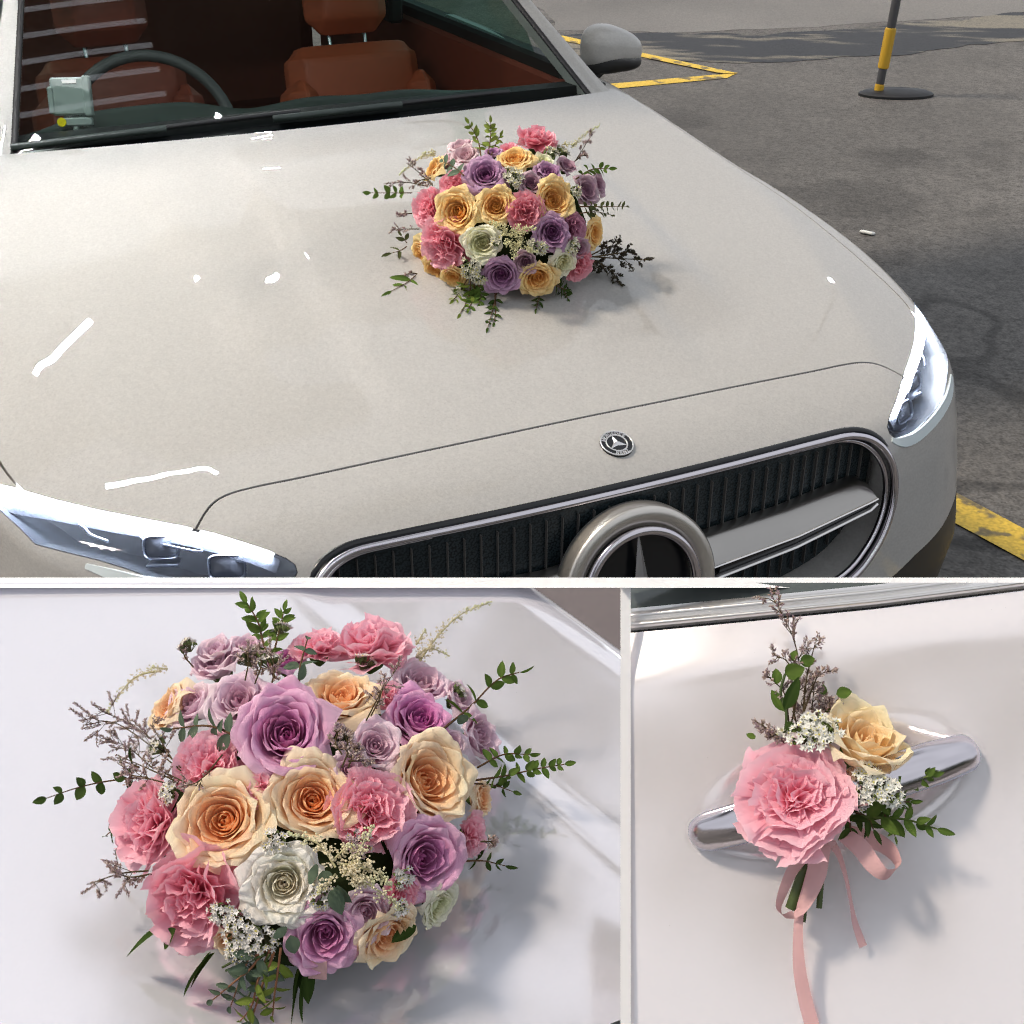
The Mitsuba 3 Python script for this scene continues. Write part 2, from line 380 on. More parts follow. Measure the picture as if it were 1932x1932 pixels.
def carnation_colour(cp, pal, rng):
    inner, body, rim = pal
    t, v, e = cp[:, 0], cp[:, 1], cp[:, 2]
    c = lerp(inner, body, np.clip(0.15 + v * 1.0 + .2 * t - .1, 0, 1))
    k = np.clip(0.55 * e + 0.35 * t * v, 0, 1)
    c = c * (1 - k[:, None]) + np.asarray(rim) * k[:, None]
    return np.clip(c * (1 + rng.normal(0, .03)), 0.003, 0.92)

def add_flower(parent, name, centre, axis, R, kind, pal, seed, split=8, spin=None, label=None, **kw):
    """kind rose / carnation; the outermost SPLIT petals are sub-parts of their own"""
    rng = np.random.default_rng(seed)
    if kind == 'rose':
        pets, colour = rose_petals(rng, **kw), petal_colour
    else:
        pets, colour = carnation_petals(rng, **kw), carnation_colour
    fr = frame(axis, UPV)
    s = rng.uniform(0, 6.28) if spin is None else spin
    rot = np.array([[math.cos(s), math.sin(s), 0], [-math.sin(s), math.cos(s), 0], [0, 0, 1]]) @ fr
    heart = MB()
    key = number(f'{parent}__{name}')
    n = len(pets)
    sub = []
    for i, (V, cp, F) in enumerate(pets):
        c = colour(cp, PAL[pal], rng)
        W = (V * R) @ rot + centre
        if i >= n - split:
            sub.append((W, F, c))
        else:
            heart.add(W, F, c)
    m, c = heart.get()
    scene[key] = ply(m, 'petal', smooth=True, color=c)
    say(key, label)
    for W, F, c in sub:
        put('petal', (W, F), 'petal', key, smooth=True, color=c)
    # green calyx behind the head
    if split:
        ang = np.linspace(0, 2 * np.pi, 11)[:-1]
        prof = np.array([(0.05, -.62), (0.16, -.52), (0.30, -.36), (0.34, -.22)])
        V = np.array([[r * math.cos(a), r * math.sin(a), z] for a in ang for r, z in prof]) * R
        put('calyx', (V @ rot + centre, grid_faces(10, 4, True)), 'leaf', key, smooth=True, color=np.tile((0.10, 0.15, 0.05), (40, 1)))
    return key

LEAF = {'grey': ((0.085, 0.125, 0.085), (0.14, 0.19, 0.13)), 'green': ((0.065, 0.12, 0.025), (0.13, 0.20, 0.045)), 'deep': ((0.030, 0.060, 0.014), (0.07, 0.11, 0.03)),
        'fresh': ((0.13, 0.19, 0.03), (0.25, 0.31, 0.07)), 'olive': ((0.05, 0.065, 0.025), (0.11, 0.12, 0.05))}

def leaf_mesh(base, direction, normal, length, width, rng, tone, fold=0.18, bend=0.15):
    nu, nv = 5, 8
    u = np.linspace(-1, 1, nu)[:, None]; v = np.linspace(0, 1, nv)[None, :]
    w = np.sin(np.pi * np.clip(v, 0, 1) ** 0.85) ** 0.8 * width / 2 + 0.02 * width
    d = unit(direction); n = np.asarray(normal, float); n = n - d * np.dot(n, d); n = unit(n); s = np.cross(d, n)
    x = (v * length + 0 * u)[..., None] * d + (u * w)[..., None] * s + (np.abs(u) * w * fold * 2 - bend * length * v ** 2)[..., None] * n + base
    a, b = LEAF[tone]
    c = lerp(a, b, np.clip(0.35 + 0.25 * v * np.ones_like(u) + 0.35 * (np.abs(u) < .2) + rng.normal(0, .15), 0, 1)).reshape(-1, 3)
    return x.reshape(-1, 3), grid_faces(nu, nv), np.clip(c, .01, .6)

def leaf_sprig(parent, pts, leaf_len, leaf_w, pairs, seed, tone='grey', r=0.0007, stem=(0.12, 0.07, 0.04), tip=True, name='leaf_sprig', label=None, start=.15, angle=55, facing=None):
    rng = np.random.default_rng(seed)
    line = spline(pts, 14)
    tan = np.gradient(line, axis=0); tan /= np.linalg.norm(tan, axis=1, keepdims=True)
    v, f = tube(line, np.linspace(r * 1.4, r * .6, 14), 5)
    key = number(f'{parent}__{name}')
    scene[key] = ply((v, f), 'plant_matte', smooth=True, color=np.tile(stem, (len(v), 1)))
    say(key, label)
    view = -FWD if facing is None else np.asarray(facing)
    for k in range(pairs):
        s = start + (1 - start) * (k + .3 + rng.uniform(-.2, .2)) / pairs
        i = min(int(s * 13), 12)
        p, t = line[i] + (line[i + 1] - line[i]) * (s * 13 - i), tan[i]
        side = unit(np.cross(t, view))
        nrm = np.cross(side, t)
        roll = rng.uniform(-.9, .9)
        sd = side * math.cos(roll) + nrm * math.sin(roll)
        for sg in (1, -1):
            a = math.radians(angle + rng.uniform(-15, 15))
            d = t * math.cos(a) + sg * sd * math.sin(a)
            L = leaf_len * .84 * (1.05 - .45 * s) * rng.uniform(.8, 1.15)
            put('leaf', *(lambda q: ((q[0], q[1]),))(q := leaf_mesh(p, d, nrm + rng.normal(0, .45, 3), L, leaf_w * L / leaf_len, rng, tone)), 'leaf', key, smooth=True, color=q[2])
    if tip:
        q = leaf_mesh(line[-1], tan[-1], view + rng.normal(0, .3, 3), leaf_len * .6, leaf_w * .5, rng, tone)
        put('leaf', (q[0], q[1]), 'leaf', key, smooth=True, color=q[2])
    return key

OCT_V = np.array([[1, 0, 0], [-1, 0, 0], [0, 1, 0], [0, -1, 0], [0, 0, 1], [0, 0, -1.0]])
OCT_F = np.array([[0, 2, 4], [2, 1, 4], [1, 3, 4], [3, 0, 4], [2, 0, 5], [1, 2, 5], [3, 1, 5], [0, 3, 5]])

def beads(mb, pts, sizes, cols, stretch=None, dirs=None, rng=None):
    for k, p in enumerate(pts):
        s = sizes[k]
        if dirs is not None:
            fr = frame(dirs[k])
            v = (OCT_V * [s, s, s * (stretch or 1)]) @ fr
        else:
            v = OCT_V * s
        mb.add(v + p, OCT_F, cols[k])

def sea_lavender(parent, pts, size, seed, tone='brown', name='sea_lavender', branches=9, label=None):
    """a wiry sprig with small clusters of dry buds"""
    rng = np.random.default_rng(seed)
    mb = MB()
    line = spline(pts, 12)
    L = np.linalg.norm(line[-1] - line[0])
    stemc = (0.075, 0.055, 0.03)
    mb.add(*tube(line, np.linspace(.00065, .00035, 12) * size, 4), stemc)
    tan = np.gradient(line, axis=0); tan /= np.linalg.norm(tan, axis=1, keepdims=True)
    budc = {'brown': ((0.30, 0.21, 0.17), (0.56, 0.46, 0.41), (0.31, 0.22, 0.25)), 'pale': ((0.40, 0.32, 0.29), (0.60, 0.53, 0.48), (0.28, 0.19, 0.20)),
            'dark': ((0.030, 0.032, 0.018), (0.075, 0.065, 0.045), (0.05, 0.04, 0.035))}[tone]
    def buds(p0, p1, n):
        d = unit(p1 - p0)
        for k in range(n):
            s = k / max(1, n - 1)
            q = p0 + (p1 - p0) * s
            for j in range(3):
                o = rng.normal(0, 1, 3); o = unit(o - d * np.dot(o, d))
                dd = unit(d + o * .9)
                z = 0.0013 * size * rng.uniform(.7, 1.2)
                fr = frame(dd)
                mb.add((OCT_V * [z * .5, z * .5, z]) @ fr + q + dd * z, OCT_F, np.array(budc[rng.integers(0, 3)]) * rng.uniform(.75, 1.2))
    for b in range(branches):
        s = 0.25 + 0.75 * (b + rng.random()) / branches
        i = min(int(s * 11), 10)
        p = line[i]
        o = rng.normal(0, 1, 3); o = o - tan[i] * np.dot(o, tan[i]); o = unit(o)
        d = unit(tan[i] * .75 + o * .75)
        ln = L * rng.uniform(.12, .26) * (1.2 - .5 * s)
        e = p + d * ln
        mb.add(*tube([p, p + d * ln * .5 + rng.normal(0, .001, 3), e], .0003 * size, 3), stemc)
        buds(p + d * ln * .45, e, max(3, int(ln / (.0022 * size))))
        if rng.random() < .7:
            d2 = unit(d + rng.normal(0, .6, 3)); e2 = p + d * ln * .5 + d2 * ln * .5
            mb.add(*tube([p + d * ln * .5, e2], .0003 * size, 3), stemc)
            buds(p + d * ln * .6 * .9 + d2 * ln * .1, e2, max(3, int(ln * .4 / (.0022 * size))))
    buds(line[9], line[11], 5)
    return mb.put(name, 'plant_matte', parent, smooth=False, label=label)

def astilbe(parent, lines, seed, width, tone=(0.74, 0.66, 0.46), tip=(0.62, 0.66, 0.40), name='astilbe_plume', label=None, bead=0.0011):
    rng = np.random.default_rng(seed)
    mb = MB()
    for pts in lines:
        line = spline(pts, 20)
        tan = np.gradient(line, axis=0); tan /= np.linalg.norm(tan, axis=1, keepdims=True)
        mb.add(*tube(line, np.linspace(.0009, .0004, 20), 4), (0.45, 0.42, 0.24))
        L = np.linalg.norm(np.diff(line, axis=0), axis=1).sum()
        for k in range(int(L / .0008)):
            s = rng.random(); i = min(int(s * 19), 18)
            p = line[i] + (line[i + 1] - line[i]) * (s * 19 - i)
            o = rng.normal(0, 1, 3); o = unit(o - tan[i] * np.dot(o, tan[i]))
            ln = width * (1.05 - s) ** .7 * rng.uniform(.25, 1)
            d = unit(o + tan[i] * .6)
            n = max(1, int(ln / (bead * 1.25)))
            for j in range(n):
                c = lerp(tone, tip, np.clip(s * 1.5 - .6, 0, 1)) * rng.uniform(.8, 1.15)
                b = bead * rng.uniform(.6, 1.15) * (.9 if s < .7 else 1.1)
                mb.add(OCT_V * b @ frame(rng.normal(0, 1, 3)) + p + d * (ln * (j + 1) / n) + rng.normal(0, bead * .5, 3), OCT_F, np.clip(c, 0, .88))
    return mb.put(name, 'plant_matte', parent, smooth=False, label=label)

def statice(parent, centre, normal, radius, seed, count=40, name='statice_cluster', label=None, white=(0.74, 0.73, 0.68), size=0.0042, green=(0.12, 0.15, 0.06)):
    """a head of small white papery florets on green calyces"""
    rng = np.random.default_rng(seed)
    mb = MB()
    n0 = unit(normal); fr = frame(n0)
    for k in range(count):
        a, q = rng.uniform(0, 6.28), math.sqrt(rng.random())
        off = np.array([math.cos(a) * q, math.sin(a) * q, 0.45 * (1 - q * q)]) * radius
        p = off @ fr + centre
        d = unit(n0 + (off @ fr) / radius * .9 + rng.normal(0, .3, 3))
        f2 = frame(d)
        s = size * rng.uniform(.7, 1.15)
        mb.add(*tube([centre - n0 * radius * .8, p - d * s * .8], .00035, 3, False), (0.10, 0.10, 0.05))
        mb.add((OCT_V * [s * .28, s * .28, s * .75]) @ f2 + p - d * s * .55, OCT_F, np.array(green) * rng.uniform(.7, 1.5))
        ang = np.arange(10) * 2 * np.pi / 10 + rng.uniform(0, 1)
        rr = np.where(np.arange(10) % 2 == 0, 1.0, .5) * s * .62
        v = np.vstack([[0, 0, 0.0], np.stack([rr * np.cos(ang), rr * np.sin(ang), s * .42 * np.ones(10) * (rr / (s * .62))], 1)])
        f = np.array([[0, 1 + i, 1 + (i + 1) % 10] for i in range(10)])
        mb.add(v @ f2 + p, f, np.array(white) * rng.uniform(.82, 1.08))
        if rng.random() < .5:
            mb.add(OCT_V * s * .13 @ f2 + p + d * s * .25, OCT_F, (0.70, 0.62, 0.12))
    return mb.put(name, 'plant_matte', parent, smooth=False, label=label)
# ---------------------------------------------------------------- the car in the upper bay
from scipy.interpolate import PchipInterpolator, RegularGridInterpolator
from scipy.ndimage import gaussian_filter

_zy = np.array([(-.2, .40), (-.02, .62), (.02, .685), (.06, .728), (.10, .757), (.16, .784), (.23, .803), (.40, .836), (.7, .886), (1.1, .950), (1.5, 1.012), (1.7, 1.03), (2.8, 1.05)])
zc = PchipInterpolator(_zy[:, 0], _zy[:, 1], extrapolate=True)
_out = np.array([(0, .0), (.15, .003), (.3, .011), (.5, .036), (.60, .063), (.68, .098), (.74, .137), (.80, .187), (.85, .245), (.888, .31), (.918, .385), (.942, .46), (.960, .55), (.970, .66), (.968, .78),
                 (.953, .9), (.929, 1.02), (.903, 1.11), (.880, 1.29), (.870, 1.45), (.870, 1.7), (.89, 2.1), (.90, 2.9)])
def _plan_field():
    from scipy.spatial import cKDTree
    pts = spline(_out, 900)
    full = np.vstack([pts, pts * [-1, 1]])
    gx, gy = np.arange(-1.2, 1.2001, .01), np.arange(-.35, 3.0, .01)
    X, Y = np.meshgrid(gx, gy, indexing='ij')
    d, _ = cKDTree(full).query(np.stack([X.ravel(), Y.ravel()], 1))
    w = np.interp(Y, pts[:, 1], pts[:, 0])
    inside = (np.abs(X) < w) & (Y > 0)
    s = np.where(inside, -1, 1) * d.reshape(X.shape)
    return RegularGridInterpolator((gx, gy), gaussian_filter(s, 1.2), bounds_error=False, fill_value=.5)
_plan = _plan_field()
DROP, CROWN, KF, KS = .205, .026, .035, .012

def sstep(a, b, x):
    t = np.clip((x - a) / (b - a), 0, 1)
    return t * t * (3 - 2 * t)

def smax(a, b, k):
    h = np.clip(.5 + .5 * (a - b) / k, 0, 1)
    return b + (a - b) * h + k * h * (1 - h)

_xe = PchipInterpolator([-.5, 0, .2, .307, .518, .756, .97, 1.3, 1.6, 3], [.40, .52, .605, .647, .722, .794, .833, .845, .835, .83])
_xr1 = lambda y: np.interp(y, [.15, .43, .8, 1.1, 1.5], [.270, .289, .291, .288, .280])
_xr2 = lambda y: np.interp(y, [.15, .40, .76, 1.02, 1.5], [.385, .428, .464, .478, .490])
y_rear = lambda x: 1.468 + .118 * (np.abs(x) / .79) ** 2

def top(x, y):
    x = np.abs(x)
    fade = sstep(.22, .50, y) * (1 - sstep(1.15, 1.46, y))
    z = zc(y) - CROWN * (x / .75) ** 2
    e = x - _xe(y)
    z = z - DROP * (np.sqrt(e * e + .015 ** 2) + e) / 2
    z = z + fade * (.0115 * (.5 - .5 * np.tanh((x - _xr1(y)) / .026)) + .0150 * sstep(.42, .66, y) * (.5 - .5 * np.tanh((x - _xr2(y)) / .028)))
    cowl = sstep(.05, .09, y - y_rear(x)) * (1 - sstep(.775, .80, x))
    return z - .10 * cowl

def body(p):
    x, y, z = p[..., 0], p[..., 1], p[..., 2]
    lean = np.interp(z, [.15, .22, .30, .42, .55, .65, .73, .80, .9, 1.1], [.07, .03, -.004, -.022, -.004, .014, .034, .050, .055, .06])
    fr = 1 - sstep(.15, .75, y)
    P = _plan(np.stack([x, y], -1)).reshape(np.shape(x)) + lean * (.08 + .92 * fr)
    f = smax(z - top(x, y), P, KF + KS * (1 - fr))
    return np.maximum(np.maximum(f, .20 - z), y - 2.75)

def isosurface(fn, lo, hi, h):
    """surface nets"""
    ax = [np.arange(a, b + h, h) for a, b in zip(lo, hi)]
    G = np.stack(np.meshgrid(*ax, indexing='ij'), -1)
    F = np.concatenate([fn(G[i:i + 16]) for i in range(0, len(G), 16)])
    S = F < 0
    n = np.array(F.shape) - 1
    acc, cnt = np.zeros((*n, 3)), np.zeros(n)
    cor = [(0, 0, 0), (1, 0, 0), (0, 1, 0), (1, 1, 0), (0, 0, 1), (1, 0, 1), (0, 1, 1), (1, 1, 1)]
    sl = lambda A, c: A[c[0]:c[0] + n[0], c[1]:c[1] + n[1], c[2]:c[2] + n[2]]
    for a in range(8):
        for b in range(a + 1, 8):
            ca, cb = cor[a], cor[b]
            if sum(abs(i - j) for i, j in zip(ca, cb)) != 1:
                continue
            fa, fb = sl(F, ca), sl(F, cb)
            m = (fa < 0) != (fb < 0)
            t = fa[m] / (fa[m] - fb[m])
            acc[m] += np.array(ca) + t[:, None] * (np.array(cb) - np.array(ca)); cnt[m] += 1
    idx = -np.ones(n, int); m = cnt > 0
    idx[m] = np.arange(m.sum())
    V = (np.argwhere(m) + acc[m] / cnt[m][:, None]) * h + np.array(lo)
    quads = []
    for k in range(3):
        i, j = [(1, 2), (2, 0), (0, 1)][k]
        s0 = [slice(1, n[0]), slice(1, n[1]), slice(1, n[2])]
        s0[k] = slice(0, n[k]); s1 = list(s0); s1[k] = slice(1, n[k] + 1)
        A, B = S[tuple(s0)], S[tuple(s1)]
        for flip, mm in ((False, A & ~B), (True, ~A & B)):
            q = np.argwhere(mm) + np.array([0 if d == k else 1 for d in range(3)])
            if not len(q):
                continue
            e1, e2 = np.eye(3, dtype=int)[i], np.eye(3, dtype=int)[j]
            c = [idx[tuple((q + o).T)] for o in (-e1 - e2, -e2, 0 * e1, -e1)]
            q4 = np.stack(c, 1)
            quads.append(q4[:, ::-1] if flip else q4)
    Q = np.vstack(quads)
    for _ in range(3):                                        # pull the vertices exactly onto the surface
        e = 1e-3
        f0 = fn(V)
        g = np.stack([fn(V + np.eye(3)[k] * e) - fn(V - np.eye(3)[k] * e) for k in range(3)], 1) / (2 * e)
        step = f0[:, None] * g / np.maximum((g * g).sum(1, keepdims=True), .15)
        ok = np.abs(f0) < h
        V = V - np.where(ok[:, None], np.clip(step, -h, h), 0)
    return V, np.vstack([Q[:, [0, 1, 2]], Q[:, [0, 2, 3]]])

def hit(px, py, fn=body, t0=.9, t1=5.0):
    d = ray(px, py)
    t = np.linspace(t0, t1, 4000)
    f = fn(CAM + t[:, None] * d)
    k = np.argmax(f < 0)
    if f[k] >= 0:                                     # the ray passes just outside: the nearest point
        p = CAM + t[np.argmin(f)] * d
        for _ in range(4):
            p = p - fn(p) * normal_at(p, fn)
        return p
    a, b = t[k - 1], t[k]
    for _ in range(30):
        m = (a + b) / 2
        if fn(CAM + m * d) < 0: b = m
        else: a = m
    return CAM + a * d

def at_y(px, py, y):
    d = ray(px, py)
    return CAM + d * ((y - CAM[1]) / d[1])

def y_front(x, z):
    """where the body's front face stands at (x, z)"""
    ys = np.linspace(-.15, .7, 1700)
    f = body(np.stack([np.full_like(ys, x), ys, np.full_like(ys, z)], 1))
    return ys[np.argmax(f < 0)]

def normal_at(p, fn=body, e=2e-3):
    g = np.array([fn(p + np.eye(3)[k] * e) - fn(p - np.eye(3)[k] * e) for k in range(3)])
    return g / np.linalg.norm(g)

car = thing('parked_car', 'pale grey-white saloon car with lit headlights and a round flower bouquet on its bonnet', 'car')
shell = man(isosurface(body, (-1.02, -.12, .16), (1.02, 2.82, 1.14), .0125))

# headlight outline, read on the car's right-hand corner and mirrored
DH = unit((.50, -.70, .51))
FH = frame(DH)
_hl = np.array([(487, 240), (560, 320), (640, 410), (720, 500), (790, 620), (835, 750), (862, 900), (880, 1010), (872, 1130), (855, 1250), (815, 1370), (760, 1470), (690, 1560), (600, 1660), (520, 1735), (430, 1790),
                (345, 1815), (285, 1800), (240, 1760), (215, 1690), (228, 1610), (270, 1500), (310, 1400), (355, 1240), (395, 1110), (450, 960), (495, 800), (512, 640), (508, 480), (490, 340)], float)
_hl = np.stack([1635.1 + .1791 * _hl[:, 0], 503.1 + .1791 * _hl[:, 1]], 1)
_hl[:10, 0] -= 3
HL = np.array([hit(*q) for q in _hl])
HL0 = HL.mean(0)
HL2 = (HL - HL0) @ FH.T
hl_poly = HL2[:, :2]
MIR = np.diag([-1.0, 1, 1])
cut_r = prism(hl_poly, FH, HL0, -.13, .35)
def mirrored(m):
    v, f = unman(m)
    return man((v @ MIR, f[:, ::-1]))
cut_l = mirrored(cut_r)
lens_r, lens_l = shell ^ cut_r, shell ^ cut_l
_cs = m3.CrossSection([hl_poly if m3.CrossSection([hl_poly]).area() > 0 else hl_poly[::-1]]).offset(-.0012, m3.JoinType.Round)
pocket = shell ^ prism(_cs.to_polygons()[0], FH, HL0, -.125, .35)
# grille opening
_g = spline([(0, .742), (.20, .742), (.38, .742), (.455, .738), (.500, .716), (.527, .665), (.522, .60), (.480, .535), (.40, .492), (.2, .470), (0, .465)], 60)
grille_poly = np.vstack([_g, (_g * [-1, 1])[::-1][1:-1]])
FY = np.array([[1.0, 0, 0], [0, 0, 1], [0, -1, 0]])             # rows: polygon x, polygon y (up), out of the front
cut_g = prism(grille_poly, FY, np.zeros(3), -.13, .3)
# lower intakes, black below the painted bumper
low = prism([(-1.05, .18), (1.05, .18), (1.05, .43), (.95, .485), (.80, .502), (.60, .484), (.48, .455), (.40, .40), (-.40, .40), (-.48, .455), (-.60, .484), (-.80, .502), (-.95, .485), (-1.05, .43)], FY, np.zeros(3), -.62, .3)
intake = shell ^ low
shell = shell - cut_r - cut_l - cut_g - low

# hood shut line
_s = np.array([(0, .229), (.2, .230), (.44, .237), (.54, .243), (.585, .241), (.615, .226), (.655, .185)])
_s = np.vstack([(_s * [-1, 1])[::-1][:-1], _s])
shut = spline(_s, 90)
def groove(path, width, depth):
    pl = np.asarray(path)
    t = np.gradient(pl, axis=0); t /= np.linalg.norm(t, axis=1, keepdims=True)
    n = np.stack([-t[:, 1], t[:, 0]], 1) * width / 2
    poly = np.vstack([pl + n, (pl - n)[::-1]])
    fr = np.eye(3)
    z0 = lambda: 0
    m = prism(poly, fr, np.zeros(3), .3, 1.3)
    return m
side = np.array([(.70, .20), (.80, .30), (.865, .45), (.885, .6), (.885, .85), (.86, 1.05), (.835, 1.3), (.83, 1.55)])
gr = groove(shut, .0042, 0)
for s in (1, -1):
    gr = gr + groove(spline(side * [s, 1], 60), .0035, 0)
shell = shell - gr
hood_poly = np.vstack([shut[(np.abs(shut[:, 0]) <= .69)], side[1:-1], [(.83, 1.58)], [(x, y_rear(x)) for x in np.linspace(.78, -.78, 25)], [(-.83, 1.58)], (side[1:-1] * [-1, 1])[::-1]])
hood_cut = prism(hood_poly, np.eye(3), np.zeros(3), .6, 1.3)
hood = (shell ^ hood_cut)
rest = shell - hood_cut
cowl = prism([(x, y_rear(x) + .003) for x in np.linspace(-.785, .785, 25)] + [(.785, 2.75), (-.785, 2.75)], np.eye(3), np.zeros(3), .3, 1.3)
hood, rest = hood - cowl, rest - cowl
nose_cut = prism([(-.70, -.3), (.70, -.3), (.70, .215), (.60, .285), (-.60, .285), (-.70, .215)], np.eye(3), np.zeros(3), .1, 1.3)
low_nose = prism([(-1.1, -.3), (1.1, -.3), (1.1, .42), (-1.1, .42)], np.eye(3), np.zeros(3), .1, .60)
nose_cut = nose_cut + low_nose
nose, wings = rest ^ nose_cut, rest - nose_cut
right = prism([(0, -1), (2, -1), (2, 4), (0, 4)], np.eye(3), np.zeros(3), 0, 2)
def put_panel(name, m, bsdf):
    """a body panel: exact surface normals on the outer skin, flat ones on the cut edges"""
    v, f = unman(m)
    fn = np.cross(v[f[:, 1]] - v[f[:, 0]], v[f[:, 2]] - v[f[:, 0]])
    ln = np.linalg.norm(fn, axis=1); f, fn = f[ln > 1e-12], (fn / np.maximum(ln, 1e-12)[:, None])[ln > 1e-12]
    e = 2e-3
    g = np.stack([body(v + np.eye(3)[k] * e) - body(v - np.eye(3)[k] * e) for k in range(3)], 1)
    g /= np.linalg.norm(g, axis=1, keepdims=True) + 1e-12
    skin = (np.abs(body(v[f].mean(1))) < .0025) & ((fn * g[f].mean(1)).sum(1) > .75) & (v[f][:, :, 2].min(1) > .205)
    fo = f[~skin]
    V = np.vstack([v, v[fo].reshape(-1, 3)]); N = np.vstack([g, np.repeat(fn[~skin], 3, 0)])
    F = np.vstack([f[skin], len(v) + np.arange(3 * len(fo)).reshape(-1, 3)])
    used = np.unique(F); back = np.zeros(len(V), int); back[used] = np.arange(len(used))
    key = number(f'{car}__{name}')
    scene[key] = {'type': 'ply', 'filename': meshkit.write_ply((V[used], back[F]), False, normals=N[used]), 'face_normals': False, 'bsdf': {'type': 'ref', 'id': bsdf}}
    return key
put_panel('bonnet', hood, 'paint_warm')
put_panel('front_bumper', nose, 'paint_warm')
put_panel('wing', wings ^ right, 'paint_warm')
put_panel('wing', wings - right, 'paint_warm')
put('lower_intake', unman(intake), 'black_plastic', car, smooth=32)

put('gap_shade', sweep(np.array([(x, y, top(np.array(x), np.array(y)) - .0018) for x, y in shut[2:-2]]), np.array([(-.006, -.002), (.006, -.002), (.006, .0), (-.006, .0)]), (0, 0, 1)), 'black_rubber', car, smooth=False)  # black strip laid in the groove paints the gap's shade
# headlights
def surface_only(m, shift=0.0):
    v, f = unman(m)
    c = v[f].mean(1)
    keep = np.abs(body(c)) < .004
    v = v.copy()
    return v, f[keep]
def hl_pt(zx, zy, depth):
    p = hit(1635.1 + .1791 * zx, 503.1 + .1791 * zy)
    return p - DH * depth
sec_c0 = lambda a, b: np.array([(a * math.cos(q), b * math.sin(q)) for q in np.linspace(0, 2 * np.pi, 9)[:-1]])
drl_line = spline([hl_pt(530, 345, .004), hl_pt(552, 450, .004), hl_pt(566, 560, .004), hl_pt(556, 720, .004), hl_pt(528, 850, .004), hl_pt(486, 990, .005), hl_pt(440, 1130, .007), hl_pt(375, 1350, .009), hl_pt(312, 1560, .009)], 50)
DRLN = np.array([normal_at(q) for q in drl_line])
low_line = np.array([hl_pt(235, 1700, .006), hl_pt(245, 1650, .008)])
scene['lamp_white'] = two({'type': 'diffuse', 'reflectance': rgb(.8, .8, .8)})
for s, lens in ((1, lens_r), (-1, lens_l)):
    M = np.eye(3) if s > 0 else MIR
    hk = number(f'{car}__headlight')
    say(hk, 'lit headlight seen edge on at the right-hand corner' if s > 0 else 'brightly lit headlight at the near corner of the car')
    v, f = surface_only(lens)
    put('lens', (v, f), 'clear_lens', hk, smooth=True)
    # housing: the inside of the pocket
    vp, fp = unman(pocket if s > 0 else mirrored(pocket))
    put('housing', (vp, fp[np.abs(body(vp[fp].mean(1))) > .003]), 'headlamp_dark', hk, smooth=30)
    sec = np.array([(-.0155, -.002), (.0155, -.002), (.0155, .0015), (-.0155, .0015)])
    vv, ff = sweep(drl_line @ M, sec, DRLN @ M, scale=np.concatenate([np.linspace(.5, 1, 10), np.ones(28), np.linspace(1, .55, 12)]))
    k = put('light_strip', (vv, ff), 'lamp_white', hk, smooth=False)
    scene[k]['emitter'] = {'type': 'area', 'radiance': rgb(13, 13.7, 14.6)}
    # blue-lit guide next to the strip
    g = spline([hl_pt(575, 360, .012), hl_pt(625, 470, .016), hl_pt(650, 600, .018), hl_pt(638, 740, .018), hl_pt(598, 920, .018), hl_pt(545, 1060, .018), hl_pt(490, 1220, .018), hl_pt(410, 1450, .018), hl_pt(330, 1640, .015)], 40)
    put('light_guide', sweep(g @ M, np.array([(-.010, -.003), (.010, -.003), (.010, .002), (-.010, .002)]), DH @ M), 'lamp_blue', hk, smooth=False)
    # lamp modules: bright-rimmed rounded boxes
    for (zx, zy, w_, h_) in ((650, 1170, .050, .034), (560, 1480, .052, .036)):
        p = hl_pt(zx, zy, .030) @ M
        fr = frame((np.array([.35, -.88, .25])) @ M)
        q_ = np.linspace(0, 2 * np.pi, 33)[:-1]
        rr = np.stack([w_ / 2 * np.sign(np.cos(q_)) * np.abs(np.cos(q_)) ** .45, h_ / 2 * np.sign(np.sin(q_)) * np.abs(np.sin(q_)) ** .45, 0 * q_], 1)
        put('module_rim', sweep(rr @ fr + p, sec_c0(.0018, .0035), fr[2], closed=True), 'headlamp_silver', hk, smooth=40)
        put('module', (np.vstack([(rr * .95 + [0, 0, -.02]) @ fr + p, (rr * .95) @ fr + p - fr[2] * .002, (rr * .5) @ fr + p + fr[2] * .003, [p + fr[2] * .004]]),
                       np.vstack([np.array([[k_ * 32 + i_, k_ * 32 + (i_ + 1) % 32, (k_ + 1) * 32 + (i_ + 1) % 32] for k_ in range(2) for i_ in range(32)]),
                                  np.array([[k_ * 32 + i_, (k_ + 1) * 32 + (i_ + 1) % 32, (k_ + 1) * 32 + i_] for k_ in range(2) for i_ in range(32)]), np.array([[64 + i_, 64 + (i_ + 1) % 32, 96] for i_ in range(32)])])), 'lamp_blue', hk, smooth=30)
        put('reflector_fin', box((w_ * .9, .004, .03), p - fr[1] * (h_ / 2 + .010) - fr[2] * .01, fr, bevel=.001), 'headlamp_silver', hk, smooth=False)
    for pts, r in (([(480, 1280), (492, 1380), (478, 1470), (440, 1500)], .0028), ([(630, 760), (690, 870), (730, 930), (740, 1010)], .0026), ([(600, 1040), (630, 1090), (580, 1270), (545, 1300), (530, 1240), (585, 1080)], .002)):
        put('trim_line', tube(spline([hl_pt(a, b, .024) for a, b in pts], 20) @ M, r, 6), 'headlamp_silver', hk, smooth=True)
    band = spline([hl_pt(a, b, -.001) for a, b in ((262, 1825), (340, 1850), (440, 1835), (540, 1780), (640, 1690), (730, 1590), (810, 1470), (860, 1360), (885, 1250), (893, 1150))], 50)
    nn = np.array([normal_at(q) for q in band])
